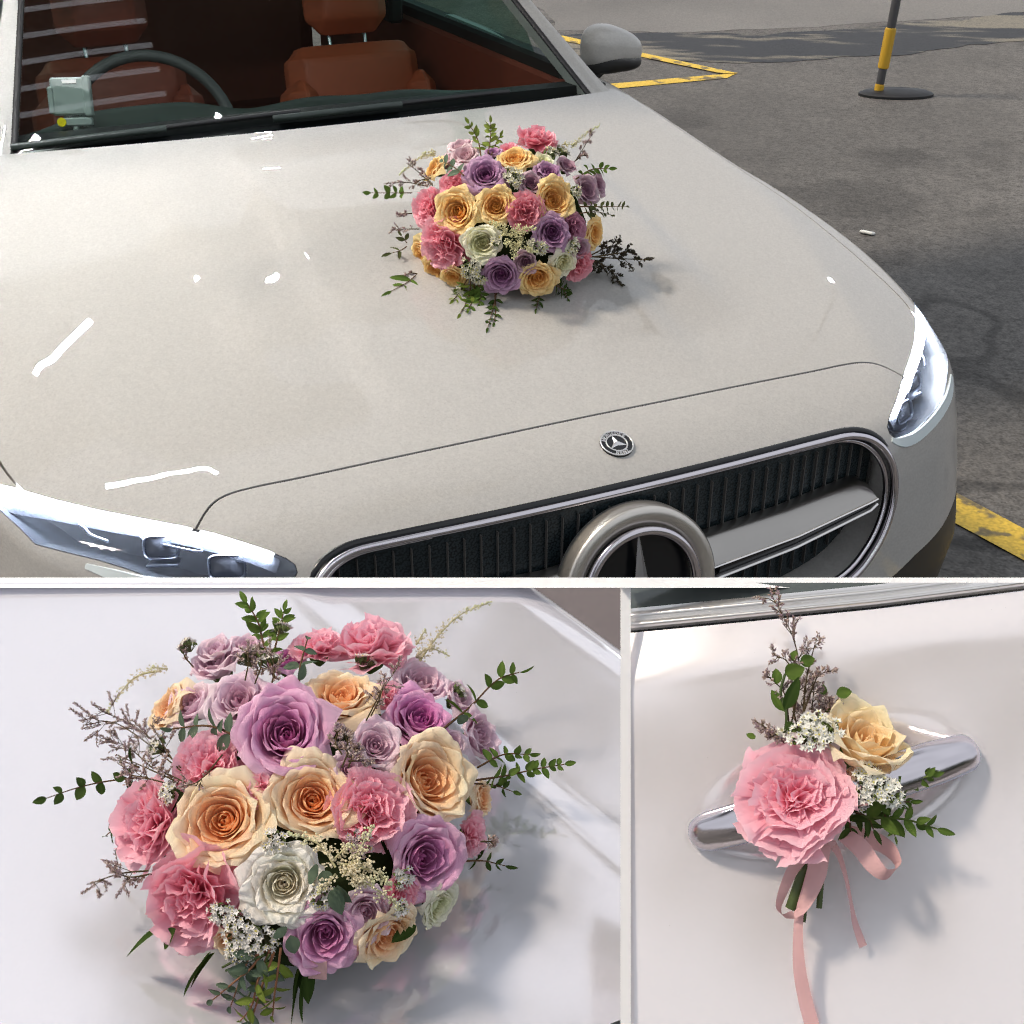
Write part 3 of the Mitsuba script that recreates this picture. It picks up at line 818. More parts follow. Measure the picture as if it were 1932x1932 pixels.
    put('bumper_reflection', sweep(band @ M, np.array([(-.011, -.004), (.011, -.004), (.009, .0025), (-.009, .0025)]), nn @ M, scale=np.concatenate([np.linspace(.4, 1, 10), np.ones(30), np.linspace(1, .4, 10)])), 'reflection_white', hk, smooth=False)  # strip shaped and coloured as the headlight's reflection on the bumper

# grille
gk = say(number(f'{car}__grille'), 'dark grille with a chrome star in a ring')
rim3 = np.array([(x, y_front(x, z) - .001, z) for x, z in grille_poly])
rim3[:, 1] = gaussian_filter(rim3[:, 1], 1.5, mode='wrap')
cen = np.array([0, 0, .6])
nrm = np.tile([0, -1.0, .25], (len(rim3), 1))
sec_c = lambda a, b: np.array([(a * math.cos(q), b * math.sin(q)) for q in np.linspace(0, 2 * np.pi, 13)[:-1]])
put('outer_frame', sweep(rim3, sec_c(.0062, .0060), nrm, closed=True), 'chrome', gk, smooth=40)
rim_in = rim3 * [.978, 1, 1] + [0, .010, 0]; rim_in[:, 2] = .605 + (rim_in[:, 2] - .605) * .925
put('dark_channel', sweep((rim3 - [0, 0, .605]) * [1.012, 1, 1.028] + [0, .010, .605], sec_c(.0075, .006), nrm, closed=True), 'gloss_black', gk, smooth=40)
put('inner_frame', sweep(rim_in, sec_c(.0048, .0055), nrm, closed=True), 'chrome', gk, smooth=40)
def grille_back(x, z, back):
    return np.interp(abs(x), [0, .3, .55], [.045, .052, .085]) + back
gv, gf = unman(prism(grille_poly * [.985, .985] + [0, .009], FY, np.zeros(3), -.082, -.079))
gv, gf = trimesh.remesh.subdivide_to_size(gv, gf, .05, max_iter=12)
gv[:, 1] += np.interp(np.abs(gv[:, 0]), [0, .3, .55], [.045, .052, .085]) - .045
put('backing', (gv, gf), 'grille_mesh', gk, smooth=False)
for k in range(-19, 20):
    x = k * .0272
    zr = np.interp(abs(x), [0, .38, .455, .50, .527], [.742, .742, .738, .716, .665]) - .02
    zl = np.interp(abs(x), [0, .2, .40, .48, .53], [.465, .470, .492, .535, .60]) + .01
    if zr - zl < .03: continue
    pts = [(x, grille_back(x, z, .029), z) for z in np.linspace(zl, zr, 6)]
    put('rib', sweep(pts, np.array([(-.0011, -.003), (.0011, -.003), (.0006, .003), (-.0006, .003)]), (0, -1, 0)), 'rib_grey', gk, smooth=False)
# the star in its ring
SC, SR = np.array([0, .012, .598]), .098
ax = frame((0, -1, .22))
circ = lambda r, n=72, lift=0.0: np.array([(r * math.cos(a), r * math.sin(a), lift) for a in np.linspace(0, 2 * np.pi, n + 1)[:-1]]) @ ax + SC
put('ring_surround', sweep(circ(SR + .022), np.array([(-.022, -.03), (-.022, -.010), (-.015, .000), (-.006, .006), (.004, .008), (.012, .006), (.017, .001), (.018, -.03)]), ax[2], closed=True), 'ring_satin', gk, smooth=50)
put('star_ring', sweep(circ(SR, lift=.008), sec_c(.0075, .0065), ax[2], closed=True), 'chrome', gk, smooth=40)
put('star_disc', (np.vstack([circ(SR, 48, -.012), [SC - ax[2] * .012]]), np.array([[i, (i + 1) % 48, 48] for i in range(48)])), 'gloss_black', gk, smooth=False)
def star_arm(R, w, h, a):
    d = np.array([math.cos(a), math.sin(a), 0]); s = np.array([-math.sin(a), math.cos(a), 0])
    o = np.zeros(3)
    k = w / 2
    v = np.array([d * R, s * k * .866 * 2 * .5 + d * k * .5, -s * k * .866 + d * k * .5, o + [0, 0, h], d * R * .98 + [0, 0, .2 * h], o - d * .0])
    v = np.array([d * R, s * k + d * k * .577, -s * k + d * k * .577, [0, 0, h], o])
    f = np.array([[0, 1, 3], [0, 3, 2], [1, 4, 3], [2, 3, 4], [0, 4, 1], [0, 2, 4]])
    return v, f
for a in (90, 210, 330):
    v, f = star_arm(SR, .026, .012, math.radians(a))
    put('star_arm', (v @ ax + SC + ax[2] * .003, f), 'satin_light', gk, smooth=False)
for s in (1, -1):
    bx = np.linspace(.105, .482, 26)
    pts = np.array([(s * x, grille_back(x, .6, -.030), z) for x, z in zip(bx, np.linspace(.602, .634, 26))])
    hts = np.interp(bx, [.105, .15, .30, .47, .482], [1.35, 1.06, .92, .74, .45])
    up_ = np.array([0, 0, 1.0])
    def rail_part(z0, z1, f0, f1, k0=0, k1=26):
        V = []
        for p_, h_ in list(zip(pts, hts))[k0:k1]:
            V += [p_ + up_ * z0 * h_ + [0, f0 + .035, 0], p_ + up_ * z0 * h_ + [0, f0, 0], p_ + up_ * z1 * h_ + [0, f1, 0], p_ + up_ * z1 * h_ + [0, f1 + .035, 0]]
        n_ = len(V) // 4
        F = grid_faces(n_, 4)
        return np.array(V), np.vstack([F, [[0, 1, 2, 3]], [[4 * n_ - 4, 4 * n_ - 3, 4 * n_ - 2, 4 * n_ - 1]]])
    put('wing_bar', rail_part(.028, -.002, .022, -.006), 'satin_chrome', gk, smooth=30)
    put('bar_inlay', rail_part(-.0035, -.022, -.003, -.001, 3, 25), 'gloss_black', gk, smooth=30)
    put('bar_edge', sweep(pts[2:] + np.outer(hts[2:], [0, 0, -.0245]) + [0, -.004, 0], sec_c(.0035, .006), (0, -1, .1)), 'satin_light', gk, smooth=40)
    put('bar_edge', sweep(pts[2:] + np.outer(hts[2:], [0, 0, -.0022]) + [0, -.006, 0], sec_c(.0018, .003), (0, -1, .1)), 'satin_light', gk, smooth=40)

# bonnet badge
pb = hit(1167, 838); pb[0] = .026; nb = normal_at(pb)
fb = frame(nb, (0, 0, 1))
bk = number(f'{car}__badge')
say(bk, 'round star emblem on the nose')
BR_ = .0275
def lathe(prof, fr, o, n=48):
    ang = np.linspace(0, 2 * np.pi, n + 1)[:-1]
    V = np.array([[q * math.cos(a), q * math.sin(a), z] for a in ang for q, z in prof]) @ fr + o
    return V, grid_faces(n, len(prof), True)
put('disc', lathe([(BR_, -.006), (BR_, .002), (BR_ * .94, .0034), (BR_ * .90, .0026), (BR_ * .6, .003), (.0003, .0034)], fb, pb), 'gloss_black', bk, smooth=40)
for r, w in ((BR_ * .965, .0012), (BR_ * .63, .0012)):
    c = np.array([(r * math.cos(a), r * math.sin(a), .0038) for a in np.linspace(0, 2 * np.pi, 49)[:-1]]) @ fb + pb
    put('ring', sweep(c, sec_c(w, w), nb, closed=True), 'satin_light', bk, smooth=40)
for a in (90, 210, 330):
    v, f = star_arm(BR_ * .63, .009, .005, math.radians(a))
    put('star_arm', (v @ fb + pb + nb * .0036, f), 'satin_light', bk, smooth=False)
def arc_text(text, r, a0, flip):
    mb = MB()
    h = .0062
    for i, ch in enumerate(text):
        m = meshkit.text_mesh(ch, h, .0008, bold=True)
        v = np.array(m.vertices); v[:, 0] -= (v[:, 0].max() + v[:, 0].min()) / 2; v[:, 1] -= h / 2
        a = a0 + (1 if flip else -1) * (i - (len(text) - 1) / 2) * .0062 / r
        rot = a + (math.pi / 2 if flip else -math.pi / 2)
        x = v[:, 0] * math.cos(rot) - v[:, 1] * math.sin(rot) + r * math.cos(a)
        y = v[:, 0] * math.sin(rot) + v[:, 1] * math.cos(rot) + r * math.sin(a)
        mb.add(np.stack([x, y, v[:, 2] + .0036], 1) @ fb + pb, np.array(m.faces))
    return mb.get()[0]
put('lettering', arc_text('MERCEDES', BR_ * .80, math.pi / 2, False), 'satin_light', bk, smooth=False)
put('lettering', arc_text('BENZ', BR_ * .80, -math.pi / 2, True), 'satin_light', bk, smooth=False)

# windscreen and cabin
W0, WN = np.array([0, 1.575, 1.010]), unit((0, -.485, .875))
def glass_pt(px, py, back=0.0):
    return on_plane(px, py, W0 - WN * back, WN)
gr_bot, gr_top = glass_pt(1120, 178), glass_pt(990, 0)
gl_bot, gl_top = glass_pt(36, 284), glass_pt(74, 0)
def glass_half(y, s=1):
    return (.722 - .17 * (y - 1.55)) if s > 0 else (.690 - .25 * (y - 1.56))
def glass(x, y):
    """the curved windscreen"""
    return np.array([x, y + .09 * (x / .74) ** 2 * 0.35, 1.010 + (y - 1.575) * .554 - .012 * (x / .74) ** 2])
ys = np.linspace(1.50, 2.36, 22)
us = np.linspace(-1, 1, 25)
Vw = np.array([glass(u * glass_half(y, u), y) for u in us for y in ys])
put('windscreen', (Vw, grid_faces(25, 22)), 'glass_pane', car, smooth=True)
fritV = np.array([glass(u * glass_half(y, u), y) - WN * .004 for u in us for y in np.linspace(1.50, 1.565, 4)])
put('glass_border', (fritV, grid_faces(25, 4)), 'gloss_black', car, smooth=True)
for s in (1, -1):
    yy = np.linspace(1.50, 2.42, 26)
    edge = np.array([glass(s * glass_half(y, s), y) for y in yy])
    wid = np.interp(yy, [1.5, 1.62, 2.0, 2.42], [.105, .088, .060, .052])
    o = np.array([s * 1.0, 0, -.10])
    V = []
    for e, w in zip(edge, wid):
        V += [e - WN * .03, e + WN * .002, e + o * w * .30 + WN * .012, e + o * w * .75 + WN * .008, e + o * w + [0, .02, -.03], e + o * w * .8 + [0, .03, -.07]]
    put('windscreen_pillar', (np.array(V), grid_faces(26, 6) if s < 0 else grid_faces(26, 6)[:, ::-1]), 'paint_warm', car, smooth=50)
    put('windscreen_seal', tube(edge + WN * .004 + np.array([s * .004, 0, 0]), .0075, 6), 'black_rubber', car, smooth=True)
    out = edge + np.outer(wid, o) + [0, .022, -.030]
    put('pillar_trim', tube(out, .008, 6), 'black_rubber', car, smooth=True)
    # door below the belt line, side glass above it
    dx = s * .875
    Vs = np.array([[s * (.80 - (z - 1.0) * .42), y, z] for y in np.linspace(2.05, 4.1, 4) for z in (1.0, 1.2, 1.38)])
    put('side_window', (Vs, grid_faces(4, 3)), 'glass_green', car, smooth=True)
    put('side_sill', box((.06, 2.3, .05), (s * .81, 3.0, .99), bevel=.01), 'cabin_black', car, smooth=30)
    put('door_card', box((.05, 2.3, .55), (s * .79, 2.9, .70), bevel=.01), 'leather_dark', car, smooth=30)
    put('middle_pillar', box((.05, .14, .44), (s * .72, 3.05, 1.18), bevel=.01), 'cabin_black', car, smooth=30)
roofV = np.array([[x, y, 1.47 - .03 * (x / .56) ** 2 + .04 * math.sin((y - 2.3) * 1.6) - (.06 * (2.5 - y) / .15 if y < 2.5 else 0)] for x in np.linspace(-.62, .62, 9) for y in np.linspace(2.34, 4.2, 9)])
put('roof', (roofV, grid_faces(9, 9)), 'paint_warm', car, smooth=True)
put('headlining', (roofV - [0, 0, .03], grid_faces(9, 9)[:, ::-1]), 'cabin_black', car, smooth=True)
put('cabin_floor', box((1.6, 2.8, .05), (0, 3.0, .38)), 'cabin_black', car, smooth=False)
put('bulkhead', box((1.6, .06, .75), (0, 1.66, .63)), 'cabin_black', car, smooth=False)
put('parcel_shelf', box((1.5, .6, .06), (0, 4.2, 1.0)), 'cabin_black', car, smooth=False)
put('rear_wall', box((1.6, .05, .9), (0, 4.45, 1.05)), 'cabin_black', car, smooth=False)
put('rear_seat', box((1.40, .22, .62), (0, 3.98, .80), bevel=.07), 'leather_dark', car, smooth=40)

# dashboard
xs = np.linspace(-.74, .74, 60)
def dash_z(x, t):
    hump = .040 * math.exp(-((x + .38) / .21) ** 4) * sstep(.45, .95, t) + (.020 * math.exp(-((x - .06) / .13) ** 2) + .017 * math.exp(-((x - .30) / .12) ** 2)) * sstep(.6, 1, t)
    return .945 + .035 * t + hump
prof = [(0.0, 0, 0), (.2, 0, 0), (.4, 0, 0), (.55, 0, 0), (.7, 0, 0), (.85, 0, 0), (.95, 0, 0), (1.0, -.006, 1), (1.03, -.04, 1), (1.0, -.22, 1)]
V = np.array([[x, 1.60 + .24 * t + .04 * (x / .74) ** 2 * -1, dash_z(x, min(t, 1)) + dz] for x in xs for t, dz, _ in prof])
put('dashboard', (V, grid_faces(60, len(prof))[:, ::-1]), 'dash_green', car, smooth=40)
for a, b in (((95, 238), (430, 196)), ((440, 198), (1105, 166))):
    pa, pb_ = at_y(*a, 1.80), at_y(*b, 1.80)
# steering wheel
wc = at_y(292, 258, 2.13)
wr = np.linalg.norm(at_y(292, 258, 2.13) - at_y(446, 258, 2.13)) * .98
wf = frame((0, -.88, .47))
ring = np.array([(wr * math.cos(a), wr * math.sin(a), 0) for a in np.linspace(0, 2 * np.pi, 49)[:-1]]) @ wf + wc
sk = say(number(f'{car}__steering_wheel'))
put('rim', sweep(ring, sec_c(.016, .014), wf[2], closed=True), 'wheel_grey', sk, smooth=True)
put('hub', lathe([(.050, -.02), (.047, .0), (.03, .012), (.0005, .014)], wf, wc, 24), 'cabin_black', sk, smooth=True)
for a in (10, 170, 270):
    d = np.array([math.cos(math.radians(a)), math.sin(math.radians(a)), 0]) @ wf
    put('spoke', tube([wc + d * .05, wc + d * wr], .012, 8), 'satin_chrome', sk, smooth=True)

def seat(x, y, kind, mat, zb=.0):
    k = say(number(f'{car}__{kind}'))
    def cushion(w, h, d, c, tilt, nu=14, nv=12):
        V, F = box((w, d, h), (0, 0, 0), bevel=.05)
        m = trimesh.Trimesh(V, F); m = m.subdivide().subdivide().subdivide()
        v = np.array(m.vertices)
        v[:, 1] += -.03 * np.cos(v[:, 0] / w * math.pi) * (v[:, 1] < 0) * np.cos(v[:, 2] / h * 2.2)
        m.vertices = v
        m = trimesh.smoothing.filter_taubin(m, iterations=12)
        v = np.array(m.vertices)
        a = math.radians(tilt)
        R = np.array([[1, 0, 0], [0, math.cos(a), -math.sin(a)], [0, math.sin(a), math.cos(a)]])
        return v @ R.T + c, np.array(m.faces)
    put('backrest', cushion(.44, .62, .15, (x, y, .80 + zb), -14), mat, k, smooth=True)
    put('cushion', cushion(.50, .14, .52, (x, y - .30, .52 + zb), 8), mat, k, smooth=True)
    for sg in (-1, 1):
        put('bolster', cushion(.10, .52, .20, (x + sg * .20, y - .05, .76 + zb), -14), mat, k, smooth=True)
    put('headrest', cushion(.27, .24, .12, (x, y + .10, 1.25 + zb), -10), mat, k, smooth=True)
    for sg in (-1, 1):
        put('headrest_post', tube([(x + sg * .06, y + .10, 1.16 + zb), (x + sg * .06, y + .06, 1.02 + zb)], .007, 6), 'chrome', k, smooth=True)
pseat = at_y(680, 110, 2.62); dseat = at_y(265, 110, 2.62)
print('seats', pseat, dseat, wc, wr)
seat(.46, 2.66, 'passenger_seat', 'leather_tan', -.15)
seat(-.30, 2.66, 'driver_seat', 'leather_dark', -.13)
put('centre_console', box((.24, 1.0, .25), (0, 2.5, .60), bevel=.04), 'cabin_black', car, smooth=30)

# mirror on the far side
mc = hit(1150, 92, lambda p: np.linalg.norm((p - np.array([1.005, 1.93, 1.075])) / [.13, .10, .085], axis=-1) - 1, 2, 6) if False else at_y(1149, 86, 1.93)
mk = say(number(f'{car}__door_mirror'))
ico = trimesh.creation.icosphere(4)
v = np.array(ico.vertices)
v = v / (np.abs(v) ** 2.6).sum(1, keepdims=True) ** (1 / 2.6)
v = v * [.090, .085, .058]
v[:, 1] = np.where(v[:, 1] > 0, v[:, 1] * .35, v[:, 1])
v[:, 2] *= 1 - .25 * np.clip(v[:, 0] / .090, -1, 1) - .0
v[:, 2] += -.012 * np.clip(v[:, 0] / .090, 0, 1)
put('cap', (v + mc, np.array(ico.faces)), 'paint_warm', mk, smooth=True)
put('lower_shell', (v * [.93, .95, .60] + mc + [.004, -.004, -.034], np.array(ico.faces)), 'black_plastic', mk, smooth=True)
put('stalk', tube([mc + [-.01, 0, -.05], mc + [-.05, .0, -.085], mc + [-.13, .02, -.10]], .018, 8), 'black_plastic', mk, smooth=True)

# wipers
for x0, x1, y0 in ((-.10, .50, 1.560), (-.68, -.05, 1.562)):
    k = say(number(f'{car}__wiper'))
    put('blade', tube([glass(x, 1.568 + .02 * (x - x0)) + [0, -.006, .010] for x in np.linspace(x0, x1, 12)], .006, 6), 'black_plastic', k, smooth=True)
    put('arm', tube([glass(x, 1.560 + .015 * (x - x0)) + [0, -.010, .016] for x in np.linspace(x0 - .02, (x0 + x1) / 2, 8)], .008, 6), 'dash_green', k, smooth=True)

# toll unit standing on the dashboard behind the windscreen
uk = thing('dashboard_toll_unit', 'small grey-green plastic unit with a yellow dot behind the lower left of the windscreen', 'device')
pu = glass_pt(135, 182, .035)
fu = frame((-.30, -.90, .25))
s_ = np.linalg.norm(pu - CAM) / 2435
put('case', box((66 * s_, 62 * s_, .020), pu, fu, bevel=.004), 'unit_grey', uk, smooth=30)
put('side_rib', box((13 * s_, 66 * s_, .026), pu + fu[0] * 27 * s_, fu, bevel=.003), 'unit_grey', uk, smooth=30)
put('side_rib', box((10 * s_, 44 * s_, .026), pu - fu[0] * 33 * s_ - fu[1] * 6 * s_, fu, bevel=.003), 'unit_grey', uk, smooth=30)
put('sticker', box((24 * s_, 6 * s_, .002), pu + fu[1] * 24 * s_ + fu[2] * .011, fu), 'white_label', uk, smooth=False)
pl = pu - fu[1] * 42 * s_ + fu[0] * 2 * s_
put('card_slot', box((58 * s_, 14 * s_, .022), pl, fu, bevel=.003), 'unit_grey', uk, smooth=30)
put('dot', lathe([(7.5 * s_, 0), (7.5 * s_, .003), (.0003, .0032)], fu, pl - fu[0] * 21 * s_ + fu[2] * .0115, 20), 'yellow_dot', uk, smooth=30)
put('foot', tube([pl, pl - fu[1] * 20 * s_, pl - fu[1] * 26 * s_ - fu[0] * 8 * s_], .008, 8), 'unit_grey', uk, smooth=True)
# ---------------------------------------------------------------- car park ground
xs = np.linspace(-60, 60, 3)
put('asphalt_ground', (np.array([[x, y, 0.0] for x in xs for y in xs]), grid_faces(3, 3)[:, ::-1]), 'asphalt', None, smooth=False, kind='structure')
def stripe(pix, name='painted_line', z=.004, before=0.0, after=0.0):
    v = np.array([ground_at(a, b, z) for a, b in pix])
    d0, d1 = v[3] - v[0], v[2] - v[1]                      # the line goes on out of the picture or behind the car
    v[0], v[1], v[2], v[3] = v[0] - d0 * before, v[1] - d1 * before, v[2] + d1 * after, v[3] + d0 * after
    return put(name, (v, np.array([[0, 1, 2], [0, 2, 3]])), 'road_paint', None, smooth=False, kind='structure')
# ---------------------------------------------------------------- markings and pole on the car park
BACK = unit((-math.sin(YAW), -math.cos(YAW), 0))          # level direction from the scene towards the viewer
L1 = stripe([(1806, 930), (1812, 992), (1960, 1072), (1960, 1012)], before=4.0, after=6.0)
L2 = stripe([(1150, 158), (1150, 168), (1372, 147), (1392, 137)], before=1.5)
L3 = stripe([(1196, 96), (1196, 104), (1360, 138), (1392, 138)], z=.008, before=1.0)
def ground_patch(name, pix, bsdf, z, seed, jitter=.05, n=90):
    rng = np.random.default_rng(seed)
    from shapely.geometry import Polygon
    p = np.array([ground_at(a, b, z) for a, b in pix])
    q = np.vstack([p, p[:1]]); o = []
    for a, b in zip(q[:-1], q[1:]):
        for t in np.linspace(0, 1, n, endpoint=False):
            o.append(a + (b - a) * t)
    o = np.array(o)
    o[:, :2] += (meshkit.fbm(o * [1.1, 1.1, 0] + seed, 3)[:, None] - .5) * jitter * 6 * np.array([1, -.6]) + (meshkit.fbm(o * [5, 5, 0] + seed, 3)[:, None] - .5) * jitter * 2
    m = m3.CrossSection([o[:, :2]], m3.FillRule.NonZero).extrude(.003)
    v, f = unman(m)
    f = f[v[f][:, :, 2].min(1) > .002]                      # the upper sheet alone
    return put(name, (v + [0, 0, z - .003], f), bsdf, None, smooth=False, kind='structure')
def gutter_mix(p, n, uv):
    ca, sa = 0.83, -0.56
    u, v = p.x * ca + p.y * sa, -p.x * sa + p.y * ca
    a = mikit.fbm(u * .9, v * 4.5, 1.0, 4)
    b = mikit.fbm(u * 4, v * 12, 5.0, 3)
    g = mikit.noise(p.x * 90, p.y * 90)
    c = mikit.mix((.016, .017, .020), (.15, .135, .105), mikit.smoothstep(.47, .62, a * .7 + b * .3))
    return c * (.7 + .6 * g)
scene['gutter_mud'] = two({'type': 'principled', 'base_color': proc(gutter_mix), 'roughness': .6})
def pale_road(p, n, uv):
    g = mikit.noise(p.x * 120, p.y * 120); a = mikit.fbm(p.x * .8, p.y * .8, 3.0, 3)
    v = .155 * (.7 + .35 * g) * (.75 + .5 * a)
    return mi.Color3f(v * 1.02, v * 0.98, v * .93)
scene['pale_asphalt'] = two({'type': 'principled', 'base_color': proc(pale_road), 'roughness': .7})
ground_patch('far_road', [(1040, 55), (1300, 62), (1932, 26), (2300, 5), (2300, -90), (900, -90)], 'pale_asphalt', .0015, 3, .05)
ground_patch('muddy_gutter', [(1040, 102), (1390, 118), (1640, 104), (1932, 78), (2300, 48), (2300, 0), (1932, 22), (1640, 52), (1420, 64), (1200, 62), (1040, 66)], 'gutter_mud', .003, 7, .07)

pk = thing('barrier_pole', 'thin yellow and dark banded pole standing on a black foot in the empty car park', 'pole')
p0 = ground_at(1656, 180)
pz = np.array([0, 0, 1.0]); lean = RGT * .060
sc_ = np.linalg.norm(p0 - CAM) / FOC
PH = lambda py: (181 - py) * sc_ * 1.06
bands = [(181, 163, 'pole_yellow', 8.0), (163, 138, 'pole_grey', 7.0), (138, 76, 'pole_yellow', 9.5), (76, 13, 'pole_grey', 7.5), (13, -70, 'pole_yellow', 9.5), (-70, -130, 'pole_grey', 8)]
scene['pole_yellow'] = two({'type': 'roughplastic', 'diffuse_reflectance': rgb(.62, .37, .03), 'alpha': .2})
scene['pole_grey'] = two({'type': 'roughplastic', 'diffuse_reflectance': rgb(.075, .075, .08), 'alpha': .3})
for a, b, mt, r in bands:
    A, B = p0 + (pz + lean) * PH(a), p0 + (pz + lean) * PH(b)
    put('band', tube([A, A + (B - A) * .03, B - (B - A) * .03, B], np.array([.9, 1, 1, .9]) * r * sc_, 18), mt, pk, smooth=50)
put('foot', lathe([(.13, 0), (.13, .015), (.11, .028), (.05, .035), (.0005, .04)], np.array([RGT * 1.75, np.cross([0, 0, 1.0], RGT), [0, 0, 1.0]]), p0 + RGT * .11, 28), 'black_rubber', pk, smooth=40)

# ---------------------------------------------------------------- white bars added along the gutters between the three views
dk = thing('gutter_bars', 'white T-shaped bar added along the gutters between the far car, the near bonnet and the car door', 'divider')
def bar(pix, depths, w_px, deep):
    """a board seen edge on: w_px wide at its front edge, running back deep metres"""
    V = []
    for (x, y), d in zip(pix, depths):
        c = CAM + ray(x, y) * d
        b = unit(ray(x, y))
        (dx, dy) = w_px
        o = (RGT * dx + UPV * dy) * d / FOC / 2
        V += [c - o, c + o, c + o * (1 - deep / d * .0) + b * deep, c - o + b * deep]
    V = np.array(V)
    F = np.array([[0, 1, 5, 4], [1, 2, 6, 5], [2, 3, 7, 6], [3, 0, 4, 7], [0, 3, 2, 1], [4, 5, 6, 7]])
    return V, F
for x0, x1, d0, d1 in ((-900, 1190, 1.262, 1.300), (1170.5, 2700, .894, .920)):
    rl = [CAM + ray(x, y) * d for x, y, d in ((x0, 1109.2, d0), (x1, 1109.2, d0), (x1, 1089.8, d1), (x0, 1089.8, d1))]
    rl += [q + unit(q - CAM) * .006 for q in rl]
    put('rail', (np.array(rl), np.array([[0, 1, 2, 3], [7, 6, 5, 4], [0, 4, 5, 1], [1, 5, 6, 2], [2, 6, 7, 3], [3, 7, 4, 0]])), 'board_white', dk, smooth=False)
put('upright', bar([(1180.3, 1109.5), (1180.3, 2040)], (.9012, .8314), (19.5, 0), .002), 'board_white', dk, smooth=False)
for x, d_ in ((-890, 1.28), (2690, .905)):
    c = CAM + ray(x, 1099) * d_
    put('leg', box((.012, .03, c[2] - .0), (c[0], c[1], c[2] / 2 - .003), bevel=.002), 'board_white', dk, smooth=False)

# ---------------------------------------------------------------- near bonnet panel, lower left
BN = unit(BACK * math.sin(math.radians(13)) + np.array([0, 0, math.cos(math.radians(13))]))
BP = CAM + ray(585, 1600) * 1.06
bpx = lambda x, y, h=0.0: on_plane(x, y, BP + BN * h, BN)
E1 = unit(np.cross(UPV, BN)); E1 = unit(RGT - BN * np.dot(RGT, BN)); E2 = np.cross(BN, E1)
ea, eb = bpx(925, 1100), bpx(1190, 1296)
ed = unit(eb - ea); eq = np.cross(BN, ed)
if np.dot(eq, bpx(585, 1600) - ea) < 0: eq = -eq
rows = [(-.05 - .0, -.30)] + [(-.05 * math.sin(t), -.05 * (1 - math.cos(t))) for t in np.linspace(math.pi / 2, 0, 12)]
for q in np.concatenate([np.linspace(.012, .34, 60), np.linspace(.36, 1.5, 40)]):
    h = .006 * (.5 + .5 * math.tanh((q - .135) / .012)) - .06 * q * q * .25
    rows.append((q, h))
S = np.linspace(-1.4, 1.5, 140)
V = np.array([ea + ed * s + eq * q + BN * (h - .035 * ((s - .0) ** 2) * .4) for s in S for q, h in rows])
mpan = trimesh.Trimesh(V, np.vstack([g[:, [0, 1, 2]] if False else g for g in [np.vstack([grid_faces(len(S), len(rows))[:, [0, 1, 2]], grid_faces(len(S), len(rows))[:, [0, 2, 3]]])]]), process=False)
def slice_by(m, a, b, keep, along):
    nrm = np.cross(b - a, along); nrm = unit(nrm)
    if np.dot(nrm, keep - a) < 0: nrm = -nrm
    return trimesh.intersections.slice_mesh_plane(m, nrm, a)
mid = bpx(585, 1500)
mpan = slice_by(mpan, bpx(0, 1099), bpx(1180, 1099), mid, ray(585, 1099))
mpan = slice_by(mpan, bpx(1180, 1110), bpx(1180, 1940), mid, ray(1180, 1500))
mpan = slice_by(mpan, bpx(-90, 1110), bpx(-90, 1940), mid, BN)
mpan = slice_by(mpan, bpx(0, 2010), bpx(1180, 2010), mid, BN)
k2 = thing('display_bonnet', 'glossy lilac-white car bonnet under the large close-up flower bouquet', 'bonnet')
put('bonnet_skin', mpan, 'paint_lilac', k2, smooth=40)
sup = bpx(500, 1900, -.10)
put('support', box((.5, .04, sup[2]), (sup[0], sup[1], sup[2] / 2)), 'black_plastic', k2, smooth=False)
# paved plinth seen past the bonnet's edge
pp = [bpx(860, 1099.5, -.16), bpx(1180, 1099.5, -.16), bpx(1180, 1500, -.16), bpx(860, 1300, -.16)]
Vp = np.array(pp + [q - np.array([0, 0, .05]) for q in pp])
Fp = np.array([[0, 1, 2, 3], [7, 6, 5, 4], [0, 4, 5, 1], [1, 5, 6, 2], [2, 6, 7, 3], [3, 7, 4, 0]])
scene['plinth_grey'] = two({'type': 'principled', 'base_color': rgb(.135, .115, .118), 'roughness': .7})
put('paved_plinth', (Vp, Fp), 'plinth_grey', None, smooth=False)
say('paved_plinth', 'dull grey-brown paved slab showing past the edge of the near bonnet', 'slab')

lk = thing('litter_scrap', 'tiny pale scrap of litter lying on the asphalt beyond the far wing', 'litter')
lp = ground_at(1636, 442)
put('scrap', box((.06, .035, .012), lp + [0, 0, .008], frame((.2, .1, 1)), bevel=.004), 'white_label', lk, smooth=30)
# ---------------------------------------------------------------- the two bouquets
class Dome:
    """an ellipsoid standing on a surface: where flowers and sprigs of a bouquet sit"""
    def __init__(self, foot, normal, r, h, lift, to_px, floor):
        self.n = unit(normal); self.c = foot + self.n * lift; self.r, self.h, self.to, self.floor = r, h, to_px, floor
        a = frame(self.n, UPV)
        self.A = a / np.array([[r], [r], [h]])
    def hit(self, px, py, grow=0.0):
        d = ray(px, py)
        o = self.A @ (CAM - self.c) ; e = self.A @ d
        k = 1 + grow / self.r
        a, b, c = e @ e, 2 * o @ e, o @ o - k * k
        D = b * b - 4 * a * c
        t = (-b - math.sqrt(D)) / (2 * a) if D > 0 else -b / (2 * a)
        p = CAM + d * t
        n = self.A.T @ (self.A @ (p - self.c))
        return p, unit(n), D > 0, t
    def pt(self, zx, zy, out=0.0):
        px, py = self.to(zx, zy)
        p, n, ok, t = self.hit(px, py, out)
        tf = self.floor(px, py)
        t = min(t, tf - .006)
        return CAM + ray(px, py) * t

